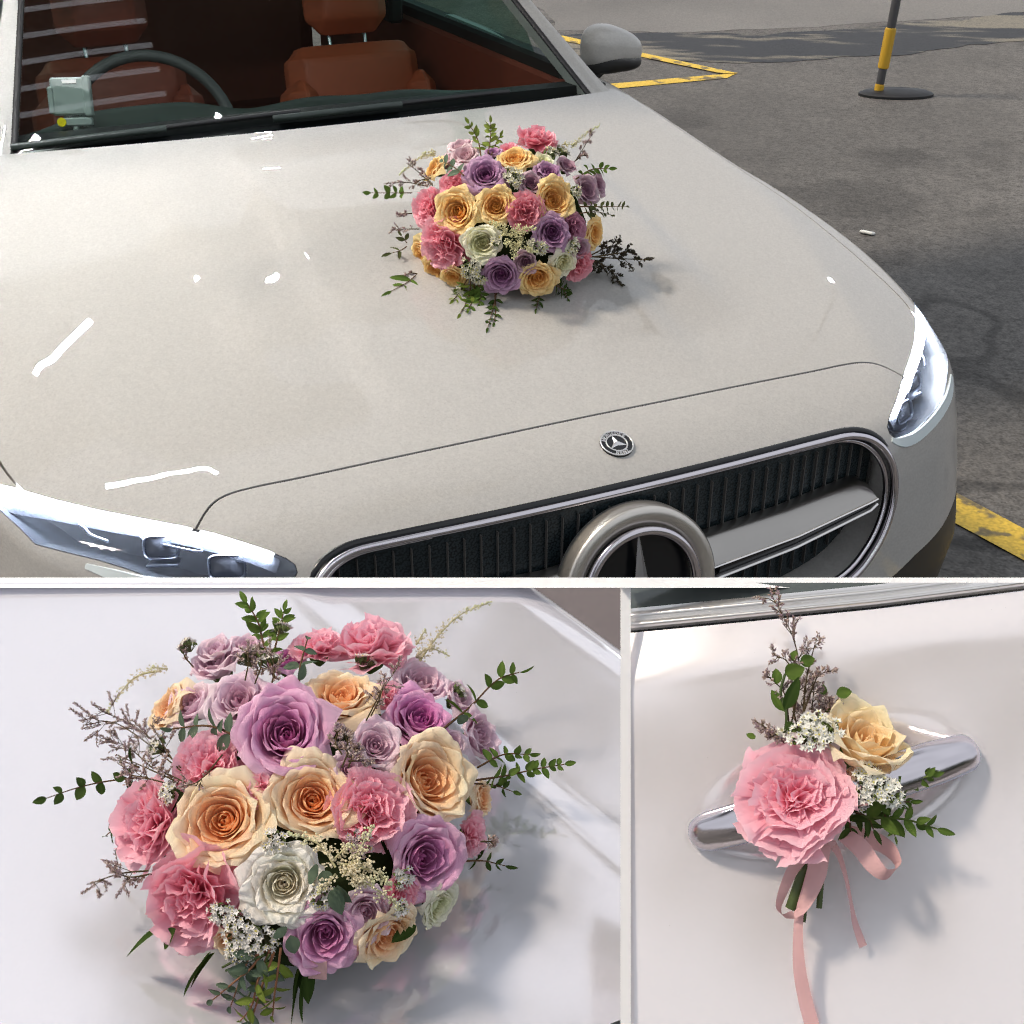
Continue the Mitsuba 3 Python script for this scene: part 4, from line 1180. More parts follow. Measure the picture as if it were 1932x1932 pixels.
def build_bouquet(key, dome, flowers, scale_px, seed, fat, ht=.36):
    for i, (nm, kind, pal, zx, zy, r, fx, fy, kw) in enumerate(flowers):
        px, py = dome.to(zx, zy)
        p, n, ok, t = dome.hit(px, py)
        t = min(t, dome.floor(px, py) - .012)
        p = CAM + ray(px, py) * t
        R = fat * r * scale_px * t / FOC * (1.13 if nm == 'spray_rose' else 1.06 if nm == 'carnation' else 1.0)
        back = unit(-ray(px, py))
        axis = unit(.45 * n + .55 * back + RGT * fx + UPV * fy) if True else n
        kw = dict(kw); back_off = kw.pop('off', ht)
        add_flower(key, nm, p - axis * R * back_off, axis, R * kw.pop('grow', 1.0), kind, pal, seed * 1000 + i, **kw)

bl_px = lambda zx, zy: (zx * .6087, 1107 + zy * .6087)
def bl_floor(px, py):
    d = ray(px, py)
    return np.dot(BP - CAM, BN) / np.dot(d, BN)
footB = bpx(578, 1600)
domeB = Dome(footB, BN, .150, .105, .035, bl_px, bl_floor)
bk2 = thing('close_bouquet', 'large close-up bouquet of peach, purple and white roses with pink carnations', 'bouquet')
Rz, Cn = 'rose', 'carnation'
BF = [
    # name, kind, palette, x, y, radius, tilt right, tilt up
    ('carnation', Cn, 'pink', 985, 165, 80, -.1, .7, {'n': 34, 'split': 4}), ('rose', Rz, 'violet', 885, 222, 66, -.1, .55, {'n': 22, 'split': 4}),
    ('carnation', Cn, 'pink', 1158, 150, 118, .0, .75, {'split': 10}),
    ('spray_rose', Rz, 'lilac', 662, 185, 55, -.2, .5, {'n': 18, 'split': 3}), ('spray_rose', Rz, 'lilac', 765, 172, 50, .1, .5, {'n': 18, 'split': 3}),
    ('rose', Rz, 'peach', 510, 370, 88, -.75, .25, {'split': 8}), ('rose', Rz, 'peach', 1500, 655, 62, .95, -.1, {'split': 5}),
    ('carnation', Cn, 'pink', 1478, 770, 62, .8, -.1, {'n': 30, 'split': 4}), ('spray_rose', Rz, 'lilac', 1495, 805, 34, .9, -.3, {'n': 16, 'split': 3}),
    ('rose', Rz, 'cream', 1365, 995, 75, .6, -.5, {'split': 5}), ('rose', Rz, 'peach', 1205, 1085, 108, .45, -.6, {'split': 8}),
    ('rose', Rz, 'peach', 712, 1105, 58, -.15, -.6, {'split': 4}), ('carnation', Cn, 'pink', 1215, 330, 55, .2, .4, {'n': 30, 'split': 3}),
    ('spray_rose', Rz, 'lilac', 1432, 335, 58, .4, .3, {'n': 18, 'split': 4}),
    ('rose', Rz, 'peach', 1055, 315, 118, -.02, .62, {'split': 9, 'off': .45}), ('rose', Rz, 'violet', 1298, 398, 105, .12, .22, {'split': 8}),
    ('carnation', Cn, 'pink', 640, 545, 108, -.1, .15, {'split': 8}), ('carnation', Cn, 'pink', 432, 735, 135, -.62, .02, {'split': 10}),
    ('carnation', Cn, 'rosepink', 580, 985, 150, -.22, -.32, {'split': 10}), ('carnation', Cn, 'rosepink', 1155, 690, 122, .05, .0, {'split': 8}),
    ('spray_rose', Rz, 'lilac', 1085, 560, 55, 0, 0, {'n': 16, 'split': 3}), ('carnation', Cn, 'pink', 800, 620, 60, 0, 0, {'n': 26, 'split': 3}), ('carnation', Cn, 'rosepink', 1250, 960, 60, .2, -.3, {'n': 26, 'split': 3}), ('spray_rose', Rz, 'lilac', 1410, 480, 50, .3, .1, {'n': 16, 'split': 3}),
    ('spray_rose', Rz, 'lilac', 665, 222, 84, -.22, .45, {'n': 22, 'split': 6}), ('spray_rose', Rz, 'lilac', 578, 357, 74, -.25, .2, {'n': 22, 'split': 6}),
    ('spray_rose', Rz, 'lilac', 735, 342, 94, -.05, .15, {'n': 24, 'split': 6}), ('spray_rose', Rz, 'lilac', 1170, 487, 78, .05, .08, {'n': 24, 'split': 6}),
    ('spray_rose', Rz, 'lilac', 1312, 288, 86, .1, .32, {'n': 24, 'split': 6}), ('spray_rose', Rz, 'lilac', 1500, 462, 80, .32, .05, {'n': 24, 'split': 6}),
    ('spray_rose', Rz, 'lilac', 1145, 1015, 78, .12, -.25, {'n': 24, 'split': 6}),
    ('rose', Rz, 'purple', 1005, 1098, 118, -.02, -.22, {'split': 8}), ('rose', Rz, 'white', 878, 925, 132, .0, -.05, {'split': 8, 'jag': 1, 'cup': .12}),
    ('rose', Rz, 'purple', 1335, 842, 130, .22, -.06, {'split': 9}), ('rose', Rz, 'peach', 1345, 592, 146, .34, .05, {'split': 9, 'cup': .22}),
    ('rose', Rz, 'peach', 965, 652, 146, .0, .02, {'split': 9, 'cup': .28, 'off': .52}), ('rose', Rz, 'peach', 682, 728, 158, -.08, -.04, {'split': 9, 'cup': .16}),
    ('rose', Rz, 'purple', 880, 455, 160, .0, .06, {'split': 10, 'off': .12}),
]
build_bouquet(bk2, domeB, BF, .6087, 7, 1.10)
bp = domeB.pt
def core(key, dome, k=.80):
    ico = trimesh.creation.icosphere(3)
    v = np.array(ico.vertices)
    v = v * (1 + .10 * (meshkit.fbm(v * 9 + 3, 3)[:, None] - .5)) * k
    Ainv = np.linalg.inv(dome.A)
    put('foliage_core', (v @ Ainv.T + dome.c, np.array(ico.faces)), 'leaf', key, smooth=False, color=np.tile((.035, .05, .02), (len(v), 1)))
core(bk2, domeB, .76)
L = lambda *q, out=.012: [bp(a, b, out) for a, b in q]
leaf_sprig(bk2, L((745, 470), (650, 432), (535, 440)), .0235, .0115, 4, 11, 'grey', out if False else .0009, angle=62, label='grey-green leaf sprig lying over the pale spray roses')
leaf_sprig(bk2, L((925, 320), (930, 250), (952, 165), out=.02), .021, .0105, 3, 12, 'grey', .0009)
leaf_sprig(bk2, L((1375, 440), (1460, 370), (1540, 290), (1610, 265), out=.01), .023, .0115, 5, 13, 'green', .0008)
leaf_sprig(bk2, L((1470, 600), (1570, 585), (1660, 565), (1750, 550), out=.004), .016, .009, 9, 14, 'green', .0007)
leaf_sprig(bk2, L((1480, 560), (1560, 520), (1640, 520), out=.004), .016, .009, 5, 15, 'green', .0007)
leaf_sprig(bk2, L((1470, 610), (1530, 615), (1590, 635), out=.004), .013, .007, 3, 16, 'deep', .0006)
leaf_sprig(bk2, L((850, 280), (815, 170), (800, 110), (765, 50), out=.0), .021, .010, 9, 17, 'green', .0009)
leaf_sprig(bk2, L((850, 200), (870, 120), (880, 75), out=.0), .018, .008, 5, 18, 'green', .0007)
leaf_sprig(bk2, L((455, 590), (350, 600), (250, 620), (145, 655), out=.0), .018, .012, 4, 19, 'deep', .0006)
leaf_sprig(bk2, L((430, 560), (380, 540), out=.0), .024, .013, 1, 20, 'deep', .0007)
leaf_sprig(bk2, L((1440, 850), (1500, 850), (1565, 865), out=.0), .018, .007, 3, 21, 'deep', .0006)
leaf_sprig(bk2, L((360, 745), (330, 770), out=.0), .018, .008, 1, 22, 'deep', .0006)
for s, q in enumerate([((830, 1110), (780, 1180), (720, 1230), (660, 1280)), ((840, 1120), (800, 1220), (780, 1300), (745, 1345)), ((850, 1130), (815, 1230), (790, 1310), (770, 1370)),
                       ((870, 1120), (860, 1200), (850, 1270), (845, 1330)), ((820, 1130), (770, 1160), (740, 1230), (715, 1300))]):
    leaf_sprig(bk2, L(*q, out=.006), .020, .0085, 5, 30 + s, 'fresh' if s % 2 else 'grey', .0008, stem=(.30, .14, .08), name='hanging_sprig')
for s, (a, b, l, w) in enumerate([((985, 895), (955, 885), .030, .014), ((1035, 930), (1055, 1020), .034, .012), ((1045, 925), (1085, 985), .024, .011), ((1000, 880), (1015, 925), .02, .01),
                                  ((900, 1080), (915, 1140), .022, .010), ((860, 1060), (880, 1085), .02, .011), ((690, 410), (680, 450), .012, .008), ((1420, 400), (1450, 420), .022, .010)]):
    A, B = bp(*a, .016), bp(*b, .016)
    rng = np.random.default_rng(90 + s)
    q = leaf_mesh(A, B - A, -FWD + rng.normal(0, .3, 3), np.linalg.norm(B - A), w, rng, 'grey')
    put('leaf', (q[0], q[1]), 'leaf', bk2, smooth=True, color=q[2])
for s, (a, b, l, w) in enumerate([((500, 1060), (385, 1138), .068, .012), ((545, 1060), (505, 1122), .034, .011), ((655, 1130), (560, 1258), .085, .010), ((665, 1135), (580, 1240), .075, .009),
                                  ((935, 1170), (900, 1290), .062, .008), ((945, 1170), (955, 1285), .06, .012), ((950, 1170), (925, 1345), .098, .011), ((940, 1180), (890, 1355), .10, .009), ((1290, 1050), (1215, 1100), .035, .010)]):
    A, B = bp(*a, .0), bp(*b, .0)
    rng = np.random.default_rng(190 + s)
    q = leaf_mesh(A, B - A, BN + rng.normal(0, .3, 3), np.linalg.norm(B - A) * 1.02, w, rng, 'deep', bend=.05)
    put('long_leaf', (q[0], q[1]), 'leaf', bk2, smooth=True, color=q[2])
sl = lambda q, size, seed, tone='brown', out=.012, **k: sea_lavender(bk2, L(*q, out=out), size, seed, tone, **k)
for s, q in enumerate([((560, 570), (450, 480), (350, 420), (262, 428)), ((560, 560), (440, 450), (310, 380)), ((540, 600), (450, 560), (360, 520)), ((550, 560), (500, 480), (470, 430)), ((600, 620), (540, 590), (480, 560)), ((520, 610), (440, 590), (380, 580)), ((470, 560), (400, 500), (330, 470))]):
    sl(q, 1.0, 50 + s, out=.008, branches=11)
for s, q in enumerate([((460, 880), (370, 890), (275, 922)), ((470, 890), (400, 900), (350, 880)), ((1135, 415), (1180, 330), (1235, 245)), ((1150, 400), (1175, 350), (1190, 300)), ((790, 300), (810, 240), (800, 180)), ((840, 310), (850, 250), (830, 190)),
                       ((760, 290), (770, 230), (760, 190)), ((1490, 790), (1540, 790)), ((600, 250), (570, 210), (575, 165)), ((690, 520), (620, 600), (560, 620)), ((1060, 560), (1080, 500), (1060, 440)), ((1080, 560), (1100, 510), (1120, 500)), ((1060, 520), (1040, 480), (1055, 430)), ((1080, 540), (1120, 540), (1150, 545))]):
    sl(q, 1.0 if s < 10 else 1.2, 70 + s, out=.016, branches=15 if s > 9 else 10)
astilbe(bk2, [L(*q, out=.026) for q in (((1060, 900), (1110, 820), (1158, 738)), ((1040, 870), (990, 800), (900, 765)), ((1080, 890), (1170, 940), (1250, 1003)), ((1040, 890), (1010, 930), (985, 950)), ((1080, 870), (1160, 880), (1215, 930)), ((1050, 860), (1090, 860), (1120, 850)), ((1060, 880), (1120, 900), (1160, 910)), ((1030, 850), (1060, 820), (1090, 800)))], 5, .0125, bead=.0013, label='cream feathery plume in the middle of the bouquet')
astilbe(bk2, [L((1300, 230), (1360, 150), (1430, 85), (1525, 45), out=.0), L((1290, 220), (1330, 190), (1395, 215), out=.0), L((1290, 180), (1320, 130), out=0)], 6, .009, tone=(.62, .56, .40))
astilbe(bk2, [L((500, 260), (430, 275), (380, 320), (332, 390), out=.0), L((520, 255), (470, 250), out=0)], 8, .008, tone=(.66, .60, .44))
for s, (x, y, r, c) in enumerate([(745, 1060, 60, 36), (690, 1010, 45, 22), (800, 1100, 60, 34), (745, 1130, 48, 24), (860, 790, 40, 20), (770, 215, 50, 26), (835, 230, 40, 20), (480, 500, 40, 18), (580, 180, 35, 16), (870, 130, 34, 14), (1130, 230, 40, 18), (1250, 900, 34, 16), (1110, 800, 40, 24), (1000, 960, 40, 22), (1240, 1000, 30, 14), (520, 640, 36, 18), (1420, 320, 30, 12)]):
    p = bp(x, y, .004)
    statice(bk2, p, unit(p - domeB.c), r * .6087 * 1.0 / FOC, 300 + s, int(c * 1.7), size=.0046, white=(.78, .75, .71) if s != 12 else (.55, .42, .44))
# pink ribbon end and stems below
put('ribbon_end', sweep([bp(985, 1160, .0), bp(985, 1190, 0), bp(984, 1215, 0)], np.array([(-.0065, -.0005), (.0065, -.0005), (.0065, .0005), (-.0065, .0005)]), -FWD), 'ribbon_satin', bk2, smooth=False)
for s, (a, b) in enumerate([((690, 1180), (780, 1130)), ((700, 1190), (820, 1140)), ((760, 1290), (835, 1140))]):
    put('stem', tube([bp(*a), bp(*b, .01)], .0009, 6), 'stem_green', bk2, smooth=True)

# bouquet on the far car's bonnet
tp_px = lambda zx, zy: (660.3 + zx * .3255, 207.5 + zy * .3255)
def tp_floor(px, py):
    d = ray(px, py)
    q0 = hood_t(px, py)
    return q0
_hc = {}
def hood_t(px, py):
    k = (round(px / 6), round(py / 6))
    if k not in _hc:
        d = ray(px, py); t = np.linspace(1.6, 4, 600); f = body(CAM + t[:, None] * d)
        _hc[k] = t[np.argmax(f < 0)] if (f < 0).any() else 4.0
    return _hc[k]
footT = hit(958, 480)
NT = normal_at(footT)
domeT = Dome(footT, NT, .182, .150, .055, tp_px, tp_floor)
bk1 = thing('bonnet_bouquet', 'smaller golden, mauve and pink bouquet lying on the bonnet of the far car', 'bouquet')
TF = [
    ('carnation', Cn, 'softpink', 930, 212, 55, .0, .7, {'n': 26, 'split': 3}), ('rose', Rz, 'ivory', 1130, 285, 66, .2, .5, {'n': 20, 'split': 4}),
    ('carnation', Cn, 'softpink', 1090, 140, 108, .1, .7, {'n': 38, 'split': 6}), ('rose', Rz, 'gold', 478, 330, 80, -.7, .3, {'split': 5}),
    ('rose', Rz, 'gold', 400, 848, 100, -.7, -.25, {'split': 6}), ('rose', Rz, 'gold', 485, 925, 78, -.4, -.6, {'split': 5}), ('rose', Rz, 'gold', 600, 975, 80, -.25, -.6, {'split': 5}),
    ('rose', Rz, 'gold', 1425, 718, 90, .75, -.05, {'split': 6}), ('rose', Rz, 'ivory', 1245, 890, 88, .4, -.45, {'split': 6}),
    ('carnation', Cn, 'rouge', 1348, 905, 86, .6, -.4, {'n': 34, 'split': 4}), ('carnation', Cn, 'plum', 1305, 690, 80, .4, -.1, {'n': 34, 'split': 4}),
    ('spray_rose', Rz, 'blushrose', 640, 192, 66, -.1, .6, {'n': 18, 'split': 4}), ('spray_rose', Rz, 'blushrose', 545, 292, 58, -.35, .35, {'n': 18, 'split': 4}),
    ('spray_rose', Rz, 'dusk', 1450, 430, 58, .55, .1, {'n': 18, 'split': 4}), ('spray_rose', Rz, 'dusk', 1340, 805, 62, .5, -.2, {'n': 18, 'split': 4}),
    ('spray_rose', Rz, 'dusk', 1262, 312, 60, .2, .4, {'n': 18, 'split': 4}), ('rose', Rz, 'mauve', 1150, 352, 78, .15, .35, {'n': 22, 'split': 5}), ('rose', Rz, 'mauve', 830, 235, 50, 0, .6, {'n': 18, 'split': 3}),
    ('rose', Rz, 'gold', 955, 275, 108, -.02, .55, {'split': 6}), ('carnation', Cn, 'softpink', 600, 425, 86, -.1, .15, {'n': 38, 'split': 5}),
    ('carnation', Cn, 'softpink', 432, 565, 102, -.5, .05, {'n': 40, 'split': 6}), ('carnation', Cn, 'softpink', 535, 795, 140, -.2, -.25, {'split': 8}),
    ('carnation', Cn, 'rouge', 1020, 585, 102, .05, .0, {'n': 40, 'split': 6}), ('spray_rose', Rz, 'blushrose', 662, 252, 74, -.05, .3, {'n': 20, 'split': 4}),
    ('spray_rose', Rz, 'dusk', 1050, 422, 66, .05, .1, {'n': 20, 'split': 5}), ('spray_rose', Rz, 'dusk', 1380, 462, 80, .3, .02, {'n': 22, 'split': 5}), ('spray_rose', Rz, 'dusk', 1015, 885, 66, .05, -.3, {'n': 20, 'split': 5}),
    ('rose', Rz, 'gold', 1085, 985, 112, .1, -.35, {'split': 7}), ('rose', Rz, 'mauve', 872, 968, 112, .0, -.25, {'split': 7}), ('rose', Rz, 'ivory', 760, 772, 110, .0, -.1, {'split': 7, 'cup': .15}),
    ('rose', Rz, 'mauve', 1175, 722, 108, .12, -.05, {'split': 7}), ('rose', Rz, 'gold', 1190, 512, 122, .28, .05, {'split': 7, 'cup': .2}),
    ('rose', Rz, 'gold', 845, 552, 112, .0, .02, {'split': 7, 'cup': .25, 'off': .5}), ('rose', Rz, 'gold', 615, 582, 130, -.05, .0, {'split': 7, 'cup': .15}), ('rose', Rz, 'mauve', 780, 378, 114, .0, .08, {'split': 7, 'off': .2}),
]
build_bouquet(bk1, domeT, TF, .3255, 3, 1.17)
core(bk1, domeT, .78)
tq = domeT.pt
L = lambda *q, out=.012: [tq(a, b, out) for a, b in q]
leaf_sprig(bk1, L((760, 270), (740, 170), (690, 80), out=.0), .024, .012, 5, 211, 'fresh', .0011)
leaf_sprig(bk1, L((800, 260), (815, 150), (815, 75), out=.0), .024, .012, 6, 212, 'fresh', .0011)
leaf_sprig(bk1, L((820, 260), (850, 190), (870, 150), out=.0), .02, .010, 4, 213, 'fresh', .0010)
leaf_sprig(bk1, L((660, 380), (600, 330), (540, 300), out=.02), .030, .016, 3, 214, 'grey', .0011)
leaf_sprig(bk1, L((360, 480), (260, 480), (120, 480), out=.0), .026, .016, 4, 215, 'green', .0009)
leaf_sprig(bk1, L((1310, 400), (1400, 345), (1500, 340), out=.006), .027, .014, 5, 216, 'green', .0011)
leaf_sprig(bk1, L((1330, 560), (1440, 560), (1600, 560), out=.004), .020, .010, 9, 217, 'olive', .0009)
leaf_sprig(bk1, L((1330, 600), (1420, 590), (1520, 610), out=.004), .020, .010, 6, 218, 'olive', .0009)
leaf_sprig(bk1, L((380, 960), (330, 1000), (240, 1050), out=.0), .045, .013, 2, 219, 'green', .0009)
leaf_sprig(bk1, L((330, 790), (290, 815), (240, 830), out=.0), .034, .013, 1, 220, 'olive', .0009)
leaf_sprig(bk1, L((330, 770), (300, 730), out=.0), .024, .010, 1, 221, 'olive', .0008)
for s, q in enumerate([((700, 980), (690, 1080), (640, 1180)), ((720, 1000), (720, 1080), (690, 1150)), ((680, 980), (640, 1050), (600, 1100)), ((740, 1000), (760, 1060), (750, 1120))]):
    leaf_sprig(bk1, L(*q, out=.008), .026, .011, 6, 230 + s, 'fresh' if s % 2 == 0 else 'green', .001, name='hanging_sprig')
for s, q in enumerate([((850, 1060), (830, 1150), (800, 1260)), ((840, 1060), (845, 1160), (835, 1230)), ((1100, 1070), (1090, 1110), (1080, 1150)), ((1200, 1000), (1240, 1050), (1260, 1090)), ((1180, 1010), (1220, 1030), (1280, 1050))]):
    leaf_sprig(bk1, L(*q, out=.0), .026, .009, 4, 240 + s, 'deep', .001, name='hanging_sprig')
for s, q in enumerate([((480, 440), (420, 380), (335, 310)), ((440, 440), (330, 420), (205, 425)), ((480, 430), (440, 400), (380, 420)), ((400, 690), (330, 690), (240, 695)), ((360, 600), (320, 600), (275, 605)), ((1310, 290), (1360, 210), (1410, 130)), ((1300, 300), (1340, 270), (1370, 260)), ((390, 950), (350, 945), (300, 970))]):
    sea_lavender(bk1, L(*q, out=.0), 1.7, 250 + s, 'brown', branches=8)
for s, q in enumerate([((1400, 850), (1540, 860), (1735, 870)), ((1400, 840), (1480, 800), (1560, 775)), ((1400, 870), (1500, 920), (1575, 1020)), ((1400, 880), (1450, 930)), ((1420, 850), (1560, 830), (1640, 820))]):
    sea_lavender(bk1, L(*q, out=.0), 2.2, 260 + s, 'dark', branches=13)
astilbe(bk1, [L(*q, out=.03) for q in (((940, 740), (880, 690), (815, 648)), ((950, 740), (1010, 690), (1075, 690)), ((960, 750), (1020, 790), (1080, 825)), ((950, 760), (960, 810), (945, 860)), ((940, 750), (900, 780)), ((950, 730), (960, 690), (975, 660)))], 15, .017, tone=(.66, .62, .36), tip=(.66, .66, .36), bead=.0018, label='pale yellow plume in the middle of the far bouquet')
astilbe(bk1, [L((1280, 220), (1340, 160), (1445, 88), out=.0), L((1230, 200), (1300, 200), out=0)], 16, .008, tone=(.66, .63, .38), bead=.0016)
astilbe(bk1, [L((500, 250), (400, 280), (285, 375), out=.0), L((500, 240), (420, 250), out=0)], 18, .008, tone=(.68, .64, .38), bead=.0016)
for s, (x, y, r, c) in enumerate([(700, 920, 60, 30), (745, 960, 46, 22), (640, 1060, 50, 20), (955, 400, 50, 26), (930, 370, 36, 18), (1170, 250, 44, 18), (1230, 240, 40, 16), (1110, 800, 30, 14), (1290, 790, 40, 16), (860, 770, 30, 12), (1310, 470, 30, 12), (1060, 790, 30, 14)]):
    p = tq(x, y, .006)
    statice(bk1, p, unit(p - domeT.c), r * .3255 * 2.5 / FOC, 400 + s, c, size=.010, white=(.62, .60, .48))
# ---------------------------------------------------------------- car door with a flower favour on its handle, lower right
DPX = (1561, 1520)
DN = unit(-ray(*DPX))
DP = CAM + ray(*DPX) * .84
DS = .84 / FOC
dpx = lambda x, y, h=0.0: on_plane(x, y, DP + DN * h, DN)
dz = lambda zx, zy, h=0.0: dpx(1182.3 + zx * .4271, 1106.9 + zy * .4271, h)
HA = math.radians(16.6)
def door_h(x, y):
    """relief of the door skin over its plane, metres"""
    yc = 1292 - (x - 1190) * .155 - 14 * np.sin((x - 1190) / 742 * math.pi)
    d = (yc - y)
    h = -.36 * DS * (np.sqrt(d * d + 16 ** 2) + d) / 2
    u = (x - 1568) * math.cos(HA) - (y - 1487) * math.sin(HA)
    w = (x - 1568) * math.sin(HA) + (y - 1487) * math.cos(HA)
    r2 = (u / 282) ** 2 + (w / (124 + 12 * u / 282)) ** 2
    h = h - .016 * np.clip(1 - r2, 0, 1) ** 2.0
    h = h + .0000 - .00002 * (y - 1500) * .3 - .0035 * ((x - 1561) / 380) ** 2
    return h
tr_b = lambda x: np.interp(x, [1150, 1191, 1420, 1652, 1932, 2000], [1199, 1194, 1172, 1149, 1114, 1106])
dkey = thing('door_panel', 'blush-white car door with a chrome handle carrying a small carnation favour', 'door')
xs = np.linspace(1176, 1990, 150); tt = np.linspace(0, 1, 170)
V = np.array([dpx(x, tr_b(x) + (2010 - tr_b(x)) * t, door_h(x, tr_b(x) + (2010 - tr_b(x)) * t)) for x in xs for t in tt])
put('skin', (V, grid_faces(150, 170)[:, ::-1]), 'paint_blush', dkey, smooth=True)
# window trim: chrome bead over a dark gap, glass above
tx = np.linspace(1177, 1990, 60)
def cut_top(V, F):
    m = trimesh.Trimesh(V, np.vstack([F[:, [0, 1, 2]], F[:, [0, 2, 3]]]), process=False)
    return slice_by(m, dpx(1170, 1099.5), dpx(1990, 1099.5), dpx(1561, 1500), ray(1561, 1099.5))
def strip(dy0, dy1, h0, h1, bulge, n=7):
    V = []
    for x in tx:
        y = tr_b(x)
        for t in np.linspace(0, 1, n):
            V.append(dpx(x, y - dy0 - (dy1 - dy0) * t, door_h(x, y) + h0 + (h1 - h0) * t + bulge * math.sin(math.pi * t)))
    return cut_top(np.array(V), grid_faces(len(tx), n))
put('gap_seal', strip(-1, 6, -.004, -.004, .0), 'black_rubber', dkey, smooth=True)
put('chrome_strip', strip(4, 26, -.002, .000, .006, 11), 'satin_light', dkey, smooth=True)
put('chrome_strip', strip(26, 46, .0, -.006, .004, 9), 'satin_light', dkey, smooth=True)
gl = []
for x in tx:
    for t in np.linspace(0, 1, 4):
        gl.append(dpx(x, tr_b(x) - 44 - 60 * t, door_h(x, tr_b(x)) - .008 - .02 * t))
m = cut_top(np.array(gl), grid_faces(len(tx), 4))
scene['tinted_glass'] = two({'type': 'roughplastic', 'diffuse_reflectance': rgb(.07, .085, .085), 'alpha': .05, 'int_ior': 1.7})
put('window', m, 'tinted_glass', dkey, smooth=True)
for part in [k for k in list(scene) if k.startswith(dkey + '__')]:
    pass
# handle
hl = spline([dz(303, 1098, -.004), dz(360, 1082, .006), dz(520, 1040, .020), dz(760, 970, .030), dz(1050, 880, .031), dz(1300, 797, .022), dz(1460, 745, .008), dz(1528, 722, -.004)], 60)
w = np.interp(np.linspace(0, 1, 60), [0, .02, .06, .15, .4, .75, .92, .98, 1], [.12, .52, .76, .93, 1.0, 1.02, .88, .55, .15])
secH = np.array([(.0128 * math.cos(q), .0115 * math.sin(q)) for q in np.linspace(0, 2 * np.pi, 33)[:-1]])
secH[:, 0] *= 1.05
put('handle', sweep(hl, secH, DN, scale=w), 'bright_chrome', dkey, smooth=True)
sd = dz(500, 1980, -.05)
put('support', box((.3, .03, sd[2] - .02), (sd[0] + .06, sd[1] + .05, sd[2] / 2 - .02)), 'black_plastic', dkey, smooth=False)

fk = thing('flower_favour', 'pink carnation and peach rosebud favour tied with ribbon to the chrome door handle', 'corsage')
up2 = unit(UPV - DN * np.dot(UPV, DN)); rt2 = np.cross(up2, DN)
def fav(nm, kind, pal, zx, zy, h, r, fx, fy, seed, **kw):
    R = r * .4271 * (.84 - h) / FOC
    axis = unit(DN + rt2 * fx + up2 * fy)
    return add_flower(fk, nm, dz(zx, zy, h), axis, R, kind, pal, seed, **kw)
fav('rose', 'rose', 'shell', 1038, 705, .026, 240, .55, 1.15, 41, split=7, n=22, open_=.25)
fav('carnation', 'carnation', 'pink', 745, 932, .044, 276, -.05, .36, 42, split=14, n=44, wide=.10, flat=.62)
zp = lambda *q: [dz(*a) for a in q]
def fsl(q, size, seed, tone='brown', branches=9): sea_lavender(fk, zp(*q), size, seed, tone, branches=branches)
fsl([(720, 640, .02), (765, 400, .03), (740, 240, .03), (690, 130, .03), (640, 40, .03)], 1.05, 61, 'brown', 13)
fsl([(720, 640, .03), (700, 480, .035), (640, 410, .035), (618, 395, .035)], .95, 62, 'brown', 9)
fsl([(740, 560, .03), (720, 350, .035), (650, 300, .035)], .95, 63, 'brown', 8)
fsl([(780, 560, .03), (800, 380, .03), (845, 210, .03)], .9, 64, 'brown', 7)
fsl([(780, 560, .03), (820, 450, .03), (850, 390, .03), (910, 370, .03)], .95, 65, 'brown', 9)
fsl([(700, 690, .035), (640, 640, .04), (570, 595, .04)], 1.0, 66, 'brown', 11)
fsl([(720, 690, .03), (660, 660, .04), (620, 650, .04)], 1.0, 67, 'brown', 9)
for s, q in enumerate([((770, 640, .02), (780, 520, .02), (790, 400, .02)), ((800, 640, .02), (820, 520, .02), (830, 430, .02)), ((820, 640, .02), (870, 540, .02), (960, 485, .02)), ((790, 640, .02), (840, 560, .02), (870, 450, .02)), ((760, 640, .02), (740, 560, .02), (730, 480, .02)), ((830, 620, .02), (880, 550, .02), (900, 500, .02))]):
    fsl(q, .95, 70 + s, 'pale' if s < 3 else 'brown', 10)
def fleaf(a, b, w, seed, tone='green'):
    A, B = dz(*a), dz(*b)
    rng = np.random.default_rng(seed)
    q = leaf_mesh(A, B - A, DN + rng.normal(0, .25, 3), np.linalg.norm(B - A), w, rng, tone, bend=.08)
    put('leaf', (q[0], q[1]), 'leaf', fk, smooth=True, color=q[2])
for s, (a, b, w, t) in enumerate([((700, 385, .04), (785, 360, .045), .011, 'green'), ((735, 330, .035), (745, 280, .035), .006, 'green'), ((765, 335, .035), (832, 318, .035), .008, 'green'), ((665, 430, .04), (660, 360, .04), .0065, 'green'), ((695, 550, .04), (640, 455, .04), .0075, 'green'),
                                  ((695, 545, .045), (765, 400, .045), .0085, 'deep'), ((925, 475, .025), (995, 462, .025), .0075, 'green'), ((570, 670, .035), (528, 650, .035), .004, 'green'), ((865, 480, .02), (870, 430, .02), .005, 'green'), ((700, 600, .04), (750, 640, .04), .006, 'deep'), ((870, 540, .02), (905, 530, .02), .005, 'green')]):
    fleaf(a, b, w, 500 + s, t)
put('stem', tube(spline(zp((700, 650, .035), (705, 560, .04), (680, 470, .04), (700, 385, .042)), 14), .0009, 6), 'stem_green', fk, smooth=True)
leaf_sprig(fk, zp((960, 1010, .03), (1120, 1020, .032), (1240, 1030, .03), (1370, 1070, .03)), .019, .0085, 6, 521, 'green', .0008, stem=(.10, .13, .04))
leaf_sprig(fk, zp((1060, 920, .03), (1180, 880, .033), (1280, 850, .033), (1345, 835, .033)), .014, .007, 5, 522, 'green', .0009, stem=(.16, .20, .06))
leaf_sprig(fk, zp((1060, 960, .03), (1180, 950, .03), (1250, 950, .03)), .014, .006, 4, 523, 'green', .0008)
leaf_sprig(fk, zp((980, 980, .03), (1060, 1020, .03), (1090, 1070, .03)), .018, .006, 3, 524, 'deep', .0008)
